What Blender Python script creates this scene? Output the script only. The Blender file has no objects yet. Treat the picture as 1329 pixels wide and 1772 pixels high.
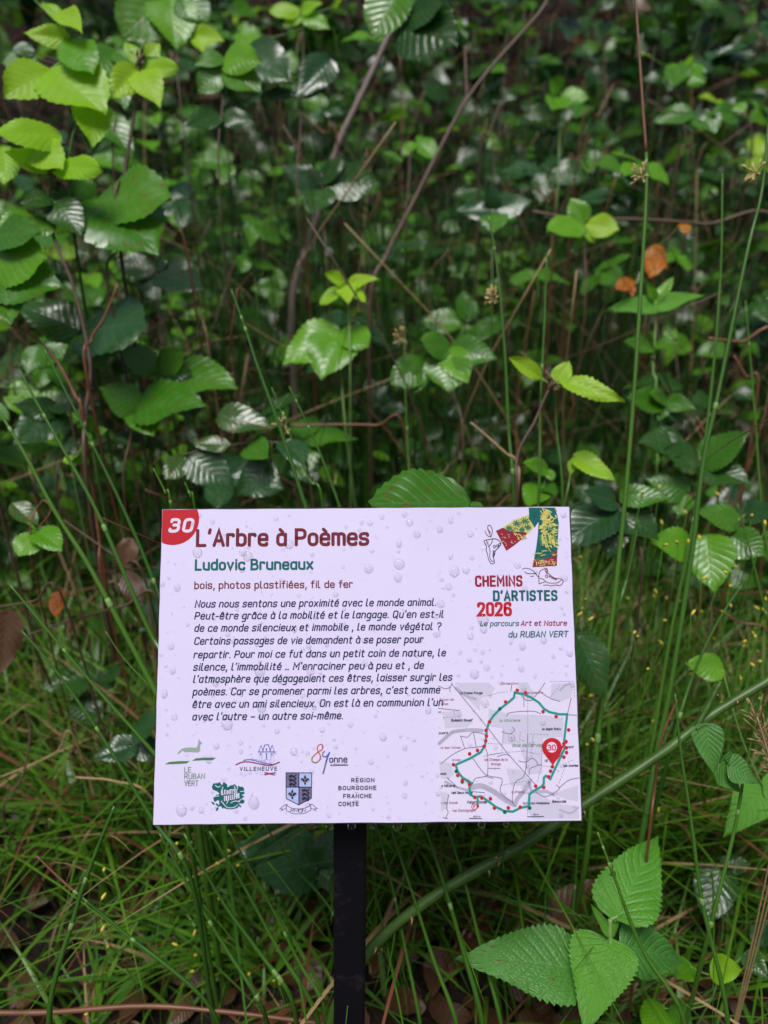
import bpy, math, random
import numpy as np
from mathutils import Vector, Matrix
from mathutils.geometry import tessellate_polygon
random.seed(11)
S = bpy.context.scene
C = S.collection
R = random.uniform

# ------------------------------------------------------------------ camera, sky, sun, exposure
PW, PH, FPX = 1329.0, 1772.0, 1331.0          # photograph size and its focal length in pixels
PITCH, CAM_H = math.radians(24), 0.82
cam_data = bpy.data.cameras.new('camera')
cam = bpy.data.objects.new('camera', cam_data)
C.objects.link(cam)
cam.location = (0, 0, CAM_H)
cam.rotation_euler = (math.pi / 2 - PITCH, 0, 0)
cam_data.sensor_fit = 'VERTICAL'
cam_data.sensor_height = 24
cam_data.lens = FPX / PH * 24
cam_data.clip_start, cam_data.clip_end = 0.01, 400
cam_data.dof.use_dof = True
cam_data.dof.focus_distance = 0.57
cam_data.dof.aperture_fstop = 2.9
S.camera = cam
SUN_EL, SUN_AZ = math.radians(68), math.radians(-160)     # light falls from above, from behind the camera's left shoulder
world = bpy.data.worlds.new('World')
S.world = world
world.use_nodes = True
nt = world.node_tree
bg = nt.nodes['Background']
sky = nt.nodes.new('ShaderNodeTexSky')
sky.sky_type = 'NISHITA'
sky.sun_disc = False
sky.sun_elevation = SUN_EL
sky.sun_rotation = SUN_AZ
sky.air_density, sky.dust_density, sky.ozone_density = 1.0, 4.0, 0.6
nt.links.new(sky.outputs[0], bg.inputs[0])
bg.inputs[1].default_value = 0.05
sun_data = bpy.data.lights.new('sun', 'SUN')
sun_data.energy = 2.0
sun_data.angle = math.radians(26)
sun_data.color = (1.0, 0.98, 0.98)
sun = bpy.data.objects.new('sun', sun_data)
C.objects.link(sun)
sdir = Vector((math.sin(SUN_AZ) * math.cos(SUN_EL), math.cos(SUN_AZ) * math.cos(SUN_EL), math.sin(SUN_EL)))
sun.rotation_euler = sdir.to_track_quat('Z', 'Y').to_euler()
vs = S.view_settings
vs.view_transform, vs.look, vs.exposure, vs.gamma = 'Standard', 'None', 0.5, 1.0
S.render.engine = 'CYCLES'
S.cycles.use_denoising = True
S.cycles.max_bounces = 8
S.cycles.transmission_bounces = 8
S.cycles.transparent_max_bounces = 8
S.cycles.sample_clamp_indirect = 6
S.cycles.caustics_refractive = True
S.cycles.diffuse_bounces = 5

RIGHT = Vector((1, 0, 0))
FWD = Vector((0, math.cos(PITCH), -math.sin(PITCH)))
UP = Vector((0, math.sin(PITCH), math.cos(PITCH)))
CAM = Vector((0, 0, CAM_H))


def P(x, y, d):
    """the point d metres along the view axis that the photograph shows at pixel x, y"""
    return CAM + FWD * d + RIGHT * ((x - PW / 2) * d / FPX) + UP * ((PH / 2 - y) * d / FPX)


def project(p):
    v = p - CAM
    d = v.dot(FWD)
    return PW / 2 + v.dot(RIGHT) / d * FPX, PH / 2 - v.dot(UP) / d * FPX, d


def ground_z(x, y):
    z = 0.0
    if y > 1.0:
        z += 0.30 * (min(y, 2.0) - 1.0)
    if y > 2.0:
        z += 0.60 * (min(y, 5.0) - 2.0)
    if y > 5.0:
        z += 0.25 * (min(y, 14.0) - 5.0)
    return z + 0.018 * math.sin(x * 5.1 + y * 2.3) + 0.012 * math.sin(x * 11.7 - y * 7.9)


def to_ground(p, dx=0.0, dy=0.0, sink=0.03):
    return Vector((p.x + dx, p.y + dy, ground_z(p.x + dx, p.y + dy) - sink))


# ------------------------------------------------------------------ helpers
class MB:
    def __init__(self):
        self.v, self.f, self.m, self.uv, self.tint = [], [], [], {}, []

    def add(self, verts, faces, mat=0, uvs=None, tint=0.0):
        o = len(self.v)
        self.v.extend([tuple(q) for q in verts])
        self.tint.extend([tint] * len(verts))
        if uvs is not None:
            for i, q in enumerate(uvs):
                self.uv[o + i] = q
        for fc in faces:
            self.f.append(tuple(i + o for i in fc))
            self.m.append(mat)

    def tube(self, pts, rad, n=6, mat=0, cap=True, tint=0.0):
        pts = [Vector(p) for p in pts]
        k = len(pts)
        if not hasattr(rad, '__len__'):
            rad = [rad] * k
        verts = []
        ref = Vector((0.31, 0.87, 0.38))
        for i, p in enumerate(pts):
            t = (pts[min(i + 1, k - 1)] - pts[max(i - 1, 0)])
            t = t.normalized() if t.length > 1e-9 else Vector((0, 0, 1))
            if abs(t.dot(ref)) > 0.97:
                ref = Vector((0.9, -0.2, 0.4))
            a = t.cross(ref).normalized()
            b = t.cross(a)
            for j in range(n):
                w = 2 * math.pi * j / n
                verts.append(p + (a * math.cos(w) + b * math.sin(w)) * rad[i])
        faces = []
        for i in range(k - 1):
            for j in range(n):
                j2 = (j + 1) % n
                faces.append((i * n + j, i * n + j2, (i + 1) * n + j2, (i + 1) * n + j))
        if cap:
            faces.append(tuple(range(n - 1, -1, -1)))
            faces.append(tuple((k - 1) * n + j for j in range(n)))
        uvs = [(0.5 + 0.3 * math.sin(2 * math.pi * (q % n) / n), (q // n) / max(1, k - 1)) for q in range(len(verts))]
        self.add(verts, faces, mat, uvs, tint)

    def mesh(self, name, mats, smooth=True):
        me = bpy.data.meshes.new(name)
        me.from_pydata(self.v, [], self.f)
        for m in mats:
            me.materials.append(m)
        me.polygons.foreach_set('material_index', self.m)
        me.polygons.foreach_set('use_smooth', [smooth] * len(self.f))
        if self.uv:
            ul = me.uv_layers.new(name='UVMap')
            li = np.empty(len(me.loops), dtype=np.int32)
            me.loops.foreach_get('vertex_index', li)
            arr = np.zeros((len(self.v), 2), dtype=np.float32)
            for i, q in self.uv.items():
                arr[i] = q
            ul.data.foreach_set('uv', arr[li].ravel())
        at = me.attributes.new('tint', 'FLOAT', 'POINT')
        at.data.foreach_set('value', self.tint)
        me.update()
        return me


def link(name, data, parent=None, mat=None):
    o = bpy.data.objects.new(name, data)
    C.objects.link(o)
    if parent is not None:
        o.parent = parent
    if mat is not None:
        o.material_slots[0].link = 'OBJECT'
        o.material_slots[0].material = mat
    return o


def tag(o, label=None, cat=None, group=None, kind=None):
    if label:
        o['label'] = label
    if cat:
        o['category'] = cat
    if group:
        o['group'] = group
    if kind:
        o['kind'] = kind
    return o


def thing(name, loc, label, cat, group=None):
    o = bpy.data.objects.new(name, None)
    o.empty_display_size = 0.02
    C.objects.link(o)
    o.location = loc
    return tag(o, label, cat, group)


def smooth_path(pts, step=5):
    pts = [Vector(p) for p in pts]
    if len(pts) < 3:
        return [pts[0].lerp(pts[-1], i / (step * 2)) for i in range(step * 2 + 1)]
    q = [pts[0] * 2 - pts[1]] + pts + [pts[-1] * 2 - pts[-2]]
    out = []
    for i in range(1, len(q) - 2):
        p0, p1, p2, p3 = q[i - 1:i + 3]
        for s in range(step):
            t = s / step
            out.append(0.5 * ((2 * p1) + (p2 - p0) * t + (2 * p0 - 5 * p1 + 4 * p2 - p3) * t * t + (3 * p1 - p0 - 3 * p2 + p3) * t ** 3))
    out.append(pts[-1])
    return out


# ------------------------------------------------------------------ materials
def base_mat(name):
    m = bpy.data.materials.new(name)
    m.use_nodes = True
    return m, m.node_tree.nodes, m.node_tree.links, m.node_tree.nodes['Principled BSDF']


def simple(name, col, rough=0.5, vary=0.15, scale=300.0, spec=0.5, bump=0.0):
    m, N, L, b = base_mat(name)
    tc = N.new('ShaderNodeTexCoord')
    no = N.new('ShaderNodeTexNoise')
    no.inputs['Scale'].default_value = scale
    no.inputs['Detail'].default_value = 3
    L.new(tc.outputs['Object'], no.inputs['Vector'])
    mx = N.new('ShaderNodeMix')
    mx.data_type = 'RGBA'
    mx.inputs['A'].default_value = (*[c * (1 - vary) for c in col], 1)
    mx.inputs['B'].default_value = (*[min(1, c * (1 + vary)) for c in col], 1)
    L.new(no.outputs['Fac'], mx.inputs['Factor'])
    L.new(mx.outputs['Result'], b.inputs['Base Color'])
    b.inputs['Roughness'].default_value = rough
    b.inputs['Specular IOR Level'].default_value = spec
    if bump:
        bp = N.new('ShaderNodeBump')
        bp.inputs['Strength'].default_value = bump
        bp.inputs['Distance'].default_value = 0.001
        L.new(no.outputs['Fac'], bp.inputs['Height'])
        L.new(bp.outputs[0], b.inputs['Normal'])
    return m


def math_node(N, L, op, a, b=None, c=None):
    n = N.new('ShaderNodeMath')
    n.operation = op
    for i, q in enumerate((a, b, c)):
        if q is None:
            continue
        if isinstance(q, (int, float)):
            n.inputs[i].default_value = q
        else:
            L.new(q, n.inputs[i])
    return n.outputs[0]


def leaf_mat(name, col, col2, vein, rough=(0.16, 0.42), transl=0.22, veins=8.0, vs_=0.4, spot=0.0, spec=0.6, bumpd=0.0006, crinkle=0.35):
    m, N, L, b = base_mat(name)
    uvn = N.new('ShaderNodeTexCoord')
    sp = N.new('ShaderNodeSeparateXYZ')
    L.new(uvn.outputs['UV'], sp.inputs[0])
    M = lambda op, a, b=None, c=None: math_node(N, L, op, a, b, c)
    u = M('MULTIPLY', M('ABSOLUTE', M('SUBTRACT', sp.outputs[0], 0.5)), 2.0)
    ph = M('MULTIPLY', M('SUBTRACT', sp.outputs[1], M('MULTIPLY', u, 0.30)), veins)
    pp = M('PINGPONG', ph, 0.5)                       # 0 on a side vein, .5 between
    lat = M('SUBTRACT', 1.0, M('MINIMUM', M('MULTIPLY', pp, 9.0), 1.0))
    mid = M('SUBTRACT', 1.0, M('MINIMUM', M('MULTIPLY', u, 16.0), 1.0))
    vn = M('MAXIMUM', lat, mid)
    oi = N.new('ShaderNodeObjectInfo')
    at = N.new('ShaderNodeAttribute')
    at.attribute_name = 'tint'
    rnd = M('FRACT', M('ADD', oi.outputs['Random'], at.outputs['Fac']))
    mx = N.new('ShaderNodeMix')
    mx.data_type = 'RGBA'
    mx.inputs['A'].default_value = (*col, 1)
    mx.inputs['B'].default_value = (*col2, 1)
    no = N.new('ShaderNodeTexNoise')
    no.inputs['Scale'].default_value = 5.0
    no.inputs['Detail'].default_value = 4
    L.new(uvn.outputs['UV'], no.inputs['Vector'])
    L.new(M('ADD', M('MULTIPLY', rnd, 0.75), M('MULTIPLY', no.outputs['Fac'], 0.25)), mx.inputs['Factor'])
    mv = N.new('ShaderNodeMix')
    mv.data_type = 'RGBA'
    mv.inputs['B'].default_value = (*vein, 1)
    L.new(mx.outputs['Result'], mv.inputs['A'])
    L.new(M('MULTIPLY', vn, vs_), mv.inputs['Factor'])
    colout = mv.outputs['Result']
    if spot:
        n2 = N.new('ShaderNodeTexNoise')
        n2.inputs['Scale'].default_value = 7.0
        n2.inputs['Detail'].default_value = 5
        L.new(uvn.outputs['UV'], n2.inputs['Vector'])
        msk = M('MULTIPLY', M('GREATER_THAN', n2.outputs['Fac'], 0.66 - spot * 0.25), 0.8)
        ms = N.new('ShaderNodeMix')
        ms.data_type = 'RGBA'
        ms.inputs['B'].default_value = (0.16, 0.06, 0.02, 1)
        L.new(colout, ms.inputs['A'])
        L.new(msk, ms.inputs['Factor'])
        colout = ms.outputs['Result']
    L.new(colout, b.inputs['Base Color'])
    n3 = N.new('ShaderNodeTexNoise')
    n3.inputs['Scale'].default_value = 4.0
    n3.inputs['Detail'].default_value = 3
    L.new(uvn.outputs['UV'], n3.inputs['Vector'])
    mr = N.new('ShaderNodeMapRange')
    mr.inputs[1].default_value, mr.inputs[2].default_value = 0.35, 0.65
    mr.inputs[3].default_value, mr.inputs[4].default_value = rough
    L.new(n3.outputs['Fac'], mr.inputs[0])
    L.new(mr.outputs[0], b.inputs['Roughness'])
    b.inputs['Specular IOR Level'].default_value = spec
    n4 = N.new('ShaderNodeTexNoise')
    n4.inputs['Scale'].default_value = 26.0 if crinkle < 1 else 34.0
    n4.inputs['Detail'].default_value = 2
    L.new(uvn.outputs['UV'], n4.inputs['Vector'])
    hgt = M('ADD', M('MULTIPLY', M('MINIMUM', M('MULTIPLY', pp, 4.0), 1.0), M('SUBTRACT', 1.0, M('MULTIPLY', mid, 0.8))), M('MULTIPLY', n4.outputs['Fac'], crinkle))
    bp = N.new('ShaderNodeBump')
    bp.inputs['Strength'].default_value = 0.45
    bp.inputs['Distance'].default_value = bumpd
    L.new(hgt, bp.inputs['Height'])
    L.new(bp.outputs[0], b.inputs['Normal'])
    tr = N.new('ShaderNodeBsdfTranslucent')
    hs = N.new('ShaderNodeHueSaturation')
    hs.inputs['Value'].default_value = 1.6
    hs.inputs['Hue'].default_value = 0.485
    L.new(colout, hs.inputs['Color'])
    L.new(hs.outputs[0], tr.inputs['Color'])
    sh = N.new('ShaderNodeMixShader')
    sh.inputs[0].default_value = transl
    L.new(b.outputs[0], sh.inputs[1])
    L.new(tr.outputs[0], sh.inputs[2])
    L.new(sh.outputs[0], N['Material Output'].inputs['Surface'])
    return m


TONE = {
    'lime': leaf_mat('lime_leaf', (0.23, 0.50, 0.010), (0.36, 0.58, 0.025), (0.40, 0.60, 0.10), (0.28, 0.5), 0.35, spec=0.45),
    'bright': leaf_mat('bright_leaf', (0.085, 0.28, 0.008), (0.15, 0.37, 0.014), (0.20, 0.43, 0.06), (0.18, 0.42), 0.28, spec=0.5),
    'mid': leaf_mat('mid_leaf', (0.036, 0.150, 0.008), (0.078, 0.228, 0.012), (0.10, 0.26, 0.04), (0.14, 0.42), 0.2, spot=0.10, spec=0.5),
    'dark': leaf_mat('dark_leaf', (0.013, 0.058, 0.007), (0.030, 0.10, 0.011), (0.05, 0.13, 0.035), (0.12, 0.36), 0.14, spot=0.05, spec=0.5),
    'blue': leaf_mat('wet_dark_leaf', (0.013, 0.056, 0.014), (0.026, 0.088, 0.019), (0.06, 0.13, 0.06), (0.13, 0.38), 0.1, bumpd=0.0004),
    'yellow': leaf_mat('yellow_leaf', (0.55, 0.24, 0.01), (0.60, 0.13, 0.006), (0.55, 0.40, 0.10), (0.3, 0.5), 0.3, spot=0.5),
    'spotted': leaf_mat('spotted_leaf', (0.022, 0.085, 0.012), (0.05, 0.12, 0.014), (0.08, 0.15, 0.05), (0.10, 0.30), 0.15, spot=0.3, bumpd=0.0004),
    'dead': leaf_mat('dead_leaf', (0.06, 0.028, 0.012), (0.13, 0.066, 0.030), (0.06, 0.03, 0.018), (0.25, 0.5), 0.1),
    'hairy': leaf_mat('hairy_leaf', (0.085, 0.31, 0.018), (0.13, 0.37, 0.025), (0.17, 0.43, 0.07), (0.36, 0.55), 0.25, veins=9.0, bumpd=0.0020, crinkle=2.2, vs_=0.28),
    'hairydark': leaf_mat('hairy_dark_leaf', (0.06, 0.23, 0.03), (0.09, 0.28, 0.04), (0.17, 0.36, 0.11), (0.28, 0.5), 0.2, veins=9.0, bumpd=0.0020, crinkle=2.2, vs_=0.28, spot=0.04),
}
STEM = {
    'rush': leaf_mat('rush_green', (0.036, 0.125, 0.013), (0.08, 0.20, 0.018), (0.05, 0.14, 0.03), (0.2, 0.4), 0.1, vs_=0.1, bumpd=0.0003),
    'rushdark': leaf_mat('rush_dark_green', (0.012, 0.06, 0.010), (0.03, 0.10, 0.015), (0.03, 0.08, 0.03), (0.25, 0.45), 0.1, vs_=0.1, bumpd=0.0003),
    'grass': leaf_mat('grass_green', (0.055, 0.175, 0.010), (0.15, 0.325, 0.024), (0.12, 0.3, 0.08), (0.22, 0.45), 0.3, veins=1.0, vs_=0.15, bumpd=0.0003),
    'brown': simple('brown_cane', (0.10, 0.060, 0.038), 0.5, 0.45, 60, bump=0.4),
    'grey': simple('grey_twig', (0.16, 0.115, 0.10), 0.5, 0.35, 60, bump=0.4),
    'red': simple('red_brown_stem', (0.17, 0.068, 0.032), 0.4, 0.4, 50, bump=0.3),
    'straw': simple('straw_stem', (0.34, 0.23, 0.11), 0.5, 0.3, 50),
    'greencane': simple('green_cane', (0.05, 0.115, 0.016), 0.42, 0.6, 55, bump=0.7),
    'palegreen': simple('pale_green_stem', (0.16, 0.30, 0.07), 0.5, 0.25, 60),
}
MAT_BUD = simple('brown_bud', (0.13, 0.075, 0.04), 0.6, 0.5, 200, bump=0.6)
MAT_FLOWER = simple('straw_flower', (0.50, 0.40, 0.16), 0.6, 0.35, 300)
MAT_SEED = simple('yellow_seed', (0.60, 0.50, 0.06), 0.5, 0.3, 300)


# ------------------------------------------------------------------ leaf shapes
def leaf_geo(rows=34, cols=8, width=0.36, teeth=11, tooth=0.10, droop=0.18, fold=0.25, pleat=0.02, veins=8, seed=0, kind='bramble'):
    rg = random.Random(seed)
    a1, a2 = rg.uniform(0, 6), rg.uniform(-0.06, 0.06)
    v, uv, f = [], [], []
    for i in range(rows + 1):
        t = i / rows
        if kind == 'heart':
            w = (max(0.0, math.sin(math.pi * t ** 0.50)) ** 0.85) * (1 - 0.30 * t)
        elif kind == 'round':
            w = max(0.0, math.sin(math.pi * t ** 0.85)) ** 0.66
        elif kind == 'lance':
            w = max(0.0, math.sin(math.pi * t ** 0.72)) ** 1.05
        else:
            w = (max(0.0, math.sin(math.pi * t ** 0.70)) ** 0.78) * (1 - 0.12 * t)
        tip = max(0.0, (t - 0.86) / 0.14)
        w *= 1 - 0.25 * math.sin(tip * math.pi)
        fr = (t * teeth) % 1.0
        ser = (1 - fr if fr > 0.3 else fr / 0.3 * 0.7)
        for j in range(cols + 1):
            u = -1 + 2 * j / cols
            au = abs(u)
            hw = width * w * (1 + (tooth * (ser - 0.4) * 2 if au > 0.99 else 0))
            x = u * hw + a2 * t * t
            y = t + (0.05 * au * au * (1 - t) * -1.2 if kind in ('heart', 'bramble') else 0)
            pl = math.sin((t - 0.30 * au) * veins * 2 * math.pi) * pleat * au * (1 - 0.4 * au)
            z = fold * au * hw - droop * t * t - 0.30 * fold * au * au * hw + pl
            z += 0.035 * math.sin(a1 + 5 * t + 2 * u) * au + 0.02 * math.sin(a1 * 3 + 11 * t) * au * au
            v.append((x, y, z))
            uv.append((0.5 + u / 2, t))
    for i in range(rows):
        for j in range(cols):
            q = i * (cols + 1) + j
            f.append((q, q + 1, q + cols + 2, q + cols + 1))
    return np.array(v), uv, f


def leaf_mesh(name, mat, **kw):
    b = MB()
    v, uv, f = leaf_geo(**kw)
    b.add(v, f, 0, uv)
    return b.mesh(name, [mat])


LEAFLET = [leaf_mesh('leaflet', TONE['mid'], width=R(0.34, 0.41), droop=R(0.02, 0.20), fold=R(0.05, 0.32), seed=i, pleat=R(0.001, 0.004), kind='round' if i in (1, 4, 6) else 'bramble') for i in range(8)]
LANCE = [leaf_mesh('lance_leaf', TONE['lime'], width=0.19, teeth=12, tooth=0.14, droop=R(0.05, 0.2), fold=0.3, seed=20 + i, kind='lance', pleat=0.008) for i in range(3)]
HEART = [leaf_mesh('heart_leaf', TONE['hairy'], rows=60, cols=12, width=0.37, teeth=19, tooth=0.085, droop=R(0.05, 0.16), fold=0.22, seed=40 + i, kind='heart', pleat=0.0035, veins=9) for i in range(4)]


def trefoil_mesh(seed, five=False):
    rg = random.Random(seed)
    b = MB()
    angs = [(0, 1.0, 0.06)] + [(s * rg.uniform(62, 88), rg.uniform(0.72, 0.88), 0.03) for s in (-1, 1)]
    if five:
        angs += [(s * rg.uniform(118, 140), rg.uniform(0.5, 0.62), 0.02) for s in (-1, 1)]
    for k, (a, s, off) in enumerate(angs):
        v, uv, f = leaf_geo(rows=22, cols=6, width=rg.uniform(0.34, 0.42), teeth=9, tooth=0.11, droop=rg.uniform(0.02, 0.28), fold=rg.uniform(0.03, 0.35), seed=seed * 9 + k, pleat=0.003, kind=rg.choice(['round', 'bramble', 'bramble']))
        rot = Matrix.Rotation(math.radians(-a), 3, 'Z') @ Matrix.Rotation(rg.uniform(-0.3, 0.3), 3, 'Y') @ Matrix.Rotation(rg.uniform(-0.35, 0.25), 3, 'X')
        vv = [(rot @ (Vector(q) * s * 0.62)) + rot @ Vector((0, off, 0)) for q in v]
        b.add(vv, f, 0, uv, tint=rg.uniform(0, 0.25))
    b.tube([(0, -0.55, -0.25), (0.02, -0.25, -0.07), (0, 0, 0), (0, 0.07, 0)], [0.012, 0.012, 0.011, 0.009], 5)
    return b.mesh('trefoil_leaf', [TONE['mid']])


TREFOIL = [trefoil_mesh(100 + i, five=(i in (2, 5))) for i in range(8)]


def leaf_matrix(base, tip, wr=1.0, roll=0.0, lean=0.7):
    d = tip - base
    ln = d.length
    d.normalize()
    n = ((CAM - base).normalized() * (1 - lean * 0.5) + Vector((0, 0, 1)) * lean)
    n = (n - d * n.dot(d)).normalized()
    n = Matrix.Rotation(roll, 3, d) @ n
    x = d.cross(n).normalized()
    m = Matrix.Identity(4)
    for i in range(3):
        m[i][0], m[i][1], m[i][2], m[i][3] = x[i] * ln * wr, d[i] * ln, n[i] * ln, base[i]
    return m


# ------------------------------------------------------------------ ground and bank
def build_ground():
    b = MB()
    xs = [-60, -25, -10, -5, -3.2] + [-2.4 + 0.06 * i for i in range(81)] + [3.2, 5, 10, 25, 60]
    ys = [-40, -15, -5, -2, -0.6] + [-0.2 + 0.06 * i for i in range(70)] + [4.6, 5.2, 6.5, 9, 14, 30, 90]
    v = []
    for y in ys:
        for x in xs:
            j = 0.02 if (-2.4 <= x <= 2.4 and -0.2 <= y < 4.2) else 0
            v.append((x, y, ground_z(x, y) + R(-j, j)))
    n = len(xs)
    f = [(i * n + j, i * n + j + 1, (i + 1) * n + j + 1, (i + 1) * n + j) for i in range(len(ys) - 1) for j in range(n - 1)]
    b.add(v, f)
    m, N, L, bs = base_mat('leaf_litter_soil')
    tc = N.new('ShaderNodeTexCoord')
    vo = N.new('ShaderNodeTexVoronoi')
    vo.inputs['Scale'].default_value = 38
    L.new(tc.outputs['Object'], vo.inputs['Vector'])
    cr = N.new('ShaderNodeValToRGB')
    cr.color_ramp.elements[0].color = (0.012, 0.009, 0.007, 1)
    cr.color_ramp.elements[1].color = (0.036, 0.019, 0.011, 1)
    e = cr.color_ramp.elements.new(0.6)
    e.color = (0.02, 0.012, 0.008, 1)
    sx = N.new('ShaderNodeSeparateColor')
    L.new(vo.outputs['Color'], sx.inputs[0])
    L.new(sx.outputs[0], cr.inputs[0])
    L.new(cr.outputs[0], bs.inputs['Base Color'])
    bs.inputs['Roughness'].default_value = 0.8
    bs.inputs['Specular IOR Level'].default_value = 0.2
    no = N.new('ShaderNodeTexNoise')
    no.inputs['Scale'].default_value = 60
    L.new(tc.outputs['Object'], no.inputs['Vector'])
    bp = N.new('ShaderNodeBump')
    bp.inputs['Distance'].default_value = 0.01
    L.new(no.outputs['Fac'], bp.inputs['Height'])
    L.new(bp.outputs[0], bs.inputs['Normal'])
    o = link('ground', b.mesh('ground', [m]))
    o['kind'] = 'structure'


build_ground()

# ------------------------------------------------------------------ the sign
CORN = [(281, 882), (985, 877), (1004, 1420), (263, 1427)]     # printed face: top left, top right, bottom right, bottom left
SIGN_W = 0.297


def homography(src, dst):
    A = []
    for (u, v), (x, y) in zip(src, dst):
        A.append([u, v, 1, 0, 0, 0, -x * u, -x * v, -x])
        A.append([0, 0, 0, u, v, 1, -y * u, -y * v, -y])
    return np.linalg.svd(np.array(A, float))[2][-1].reshape(3, 3)


Hm = homography([(0, 0), (1, 0), (1, 1), (0, 1)], CORN)
Ki = np.linalg.inv(np.array([[FPX, 0, PW / 2], [0, FPX, PH / 2], [0, 0, 1]]))
B_ = Ki @ Hm
if B_[2, 2] < 0:
    B_ = -B_
lam = SIGN_W / np.linalg.norm(B_[:, 0])
to_world = lambda a: RIGHT * float(a[0]) - UP * float(a[1]) + FWD * float(a[2])
ORG = CAM + to_world(B_[:, 2] * lam)
AX = to_world(B_[:, 0]).normalized()
dwn = to_world(B_[:, 1] * lam)
SIGN_H = dwn.length
AY = -(dwn - AX * dwn.dot(AX)).normalized()
AZ = AX.cross(AY)
FACE = Matrix.Identity(4)
for i in range(3):
    FACE[i][0], FACE[i][1], FACE[i][2], FACE[i][3] = AX[i], AY[i], AZ[i], ORG[i]
Hinv = np.linalg.inv(Hm)
MMPX = SIGN_W / 723.0                            # metres of the sign per pixel


def loc(x, y):
    q = Hinv @ np.array([x, y, 1.0])
    return (q[0] / q[2] * SIGN_W, -q[1] / q[2] * SIGN_H)


def ink(name, col, rough=0.38):
    return simple(name, col, rough, 0.08, 900, spec=0.22)


INK = {
    'white': ink('ink_white', (0.74, 0.68, 0.86)),
    'red': ink('ink_red', (0.52, 0.018, 0.03)),
    'maroon': ink('ink_maroon', (0.17, 0.02, 0.035)),
    'crimson': ink('ink_crimson', (0.30, 0.016, 0.045)),
    'green': ink('ink_teal', (0.008, 0.125, 0.125)),
    'teal': ink('ink_route_teal', (0.015, 0.30, 0.25)),
    'navy': ink('ink_navy', (0.014, 0.018, 0.07)),
    'black': ink('ink_black', (0.014, 0.012, 0.03)),
    'sage': ink('ink_sage', (0.17, 0.26, 0.19)),
    'palesage': ink('ink_pale_sage', (0.30, 0.40, 0.33)),
    'leafgreen': ink('ink_leaf_green', (0.07, 0.22, 0.075)),
    'blue': ink('ink_blue', (0.10, 0.14, 0.45)),
    'midblue': ink('ink_mid_blue', (0.02, 0.13, 0.55)),
    'paleblue': ink('ink_pale_blue', (0.42, 0.50, 0.83)),
    'slate': ink('ink_slate', (0.17, 0.16, 0.28)),
    'orange': ink('ink_orange', (0.50, 0.13, 0.06)),
    'olive': ink('ink_olive', (0.20, 0.22, 0.07)),
    'tan': ink('ink_tan', (0.50, 0.36, 0.33)),
    'yellow': ink('ink_yellow', (0.62, 0.56, 0.15)),
    'darkgreen': ink('ink_dark_green', (0.01, 0.11, 0.075)),
    'grass': ink('ink_grass', (0.07, 0.27, 0.09)),
    'mapgrey': ink('ink_map_grey', (0.60, 0.57, 0.72)),
    'mapgrey2': ink('ink_map_relief', (0.40, 0.37, 0.50)),
    'mapmid': ink('ink_map_shade', (0.45, 0.42, 0.55)),
    'mapline': ink('ink_map_line', (0.17, 0.13, 0.27)),
    'pink': ink('ink_map_pink', (0.34, 0.10, 0.24)),
}
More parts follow.
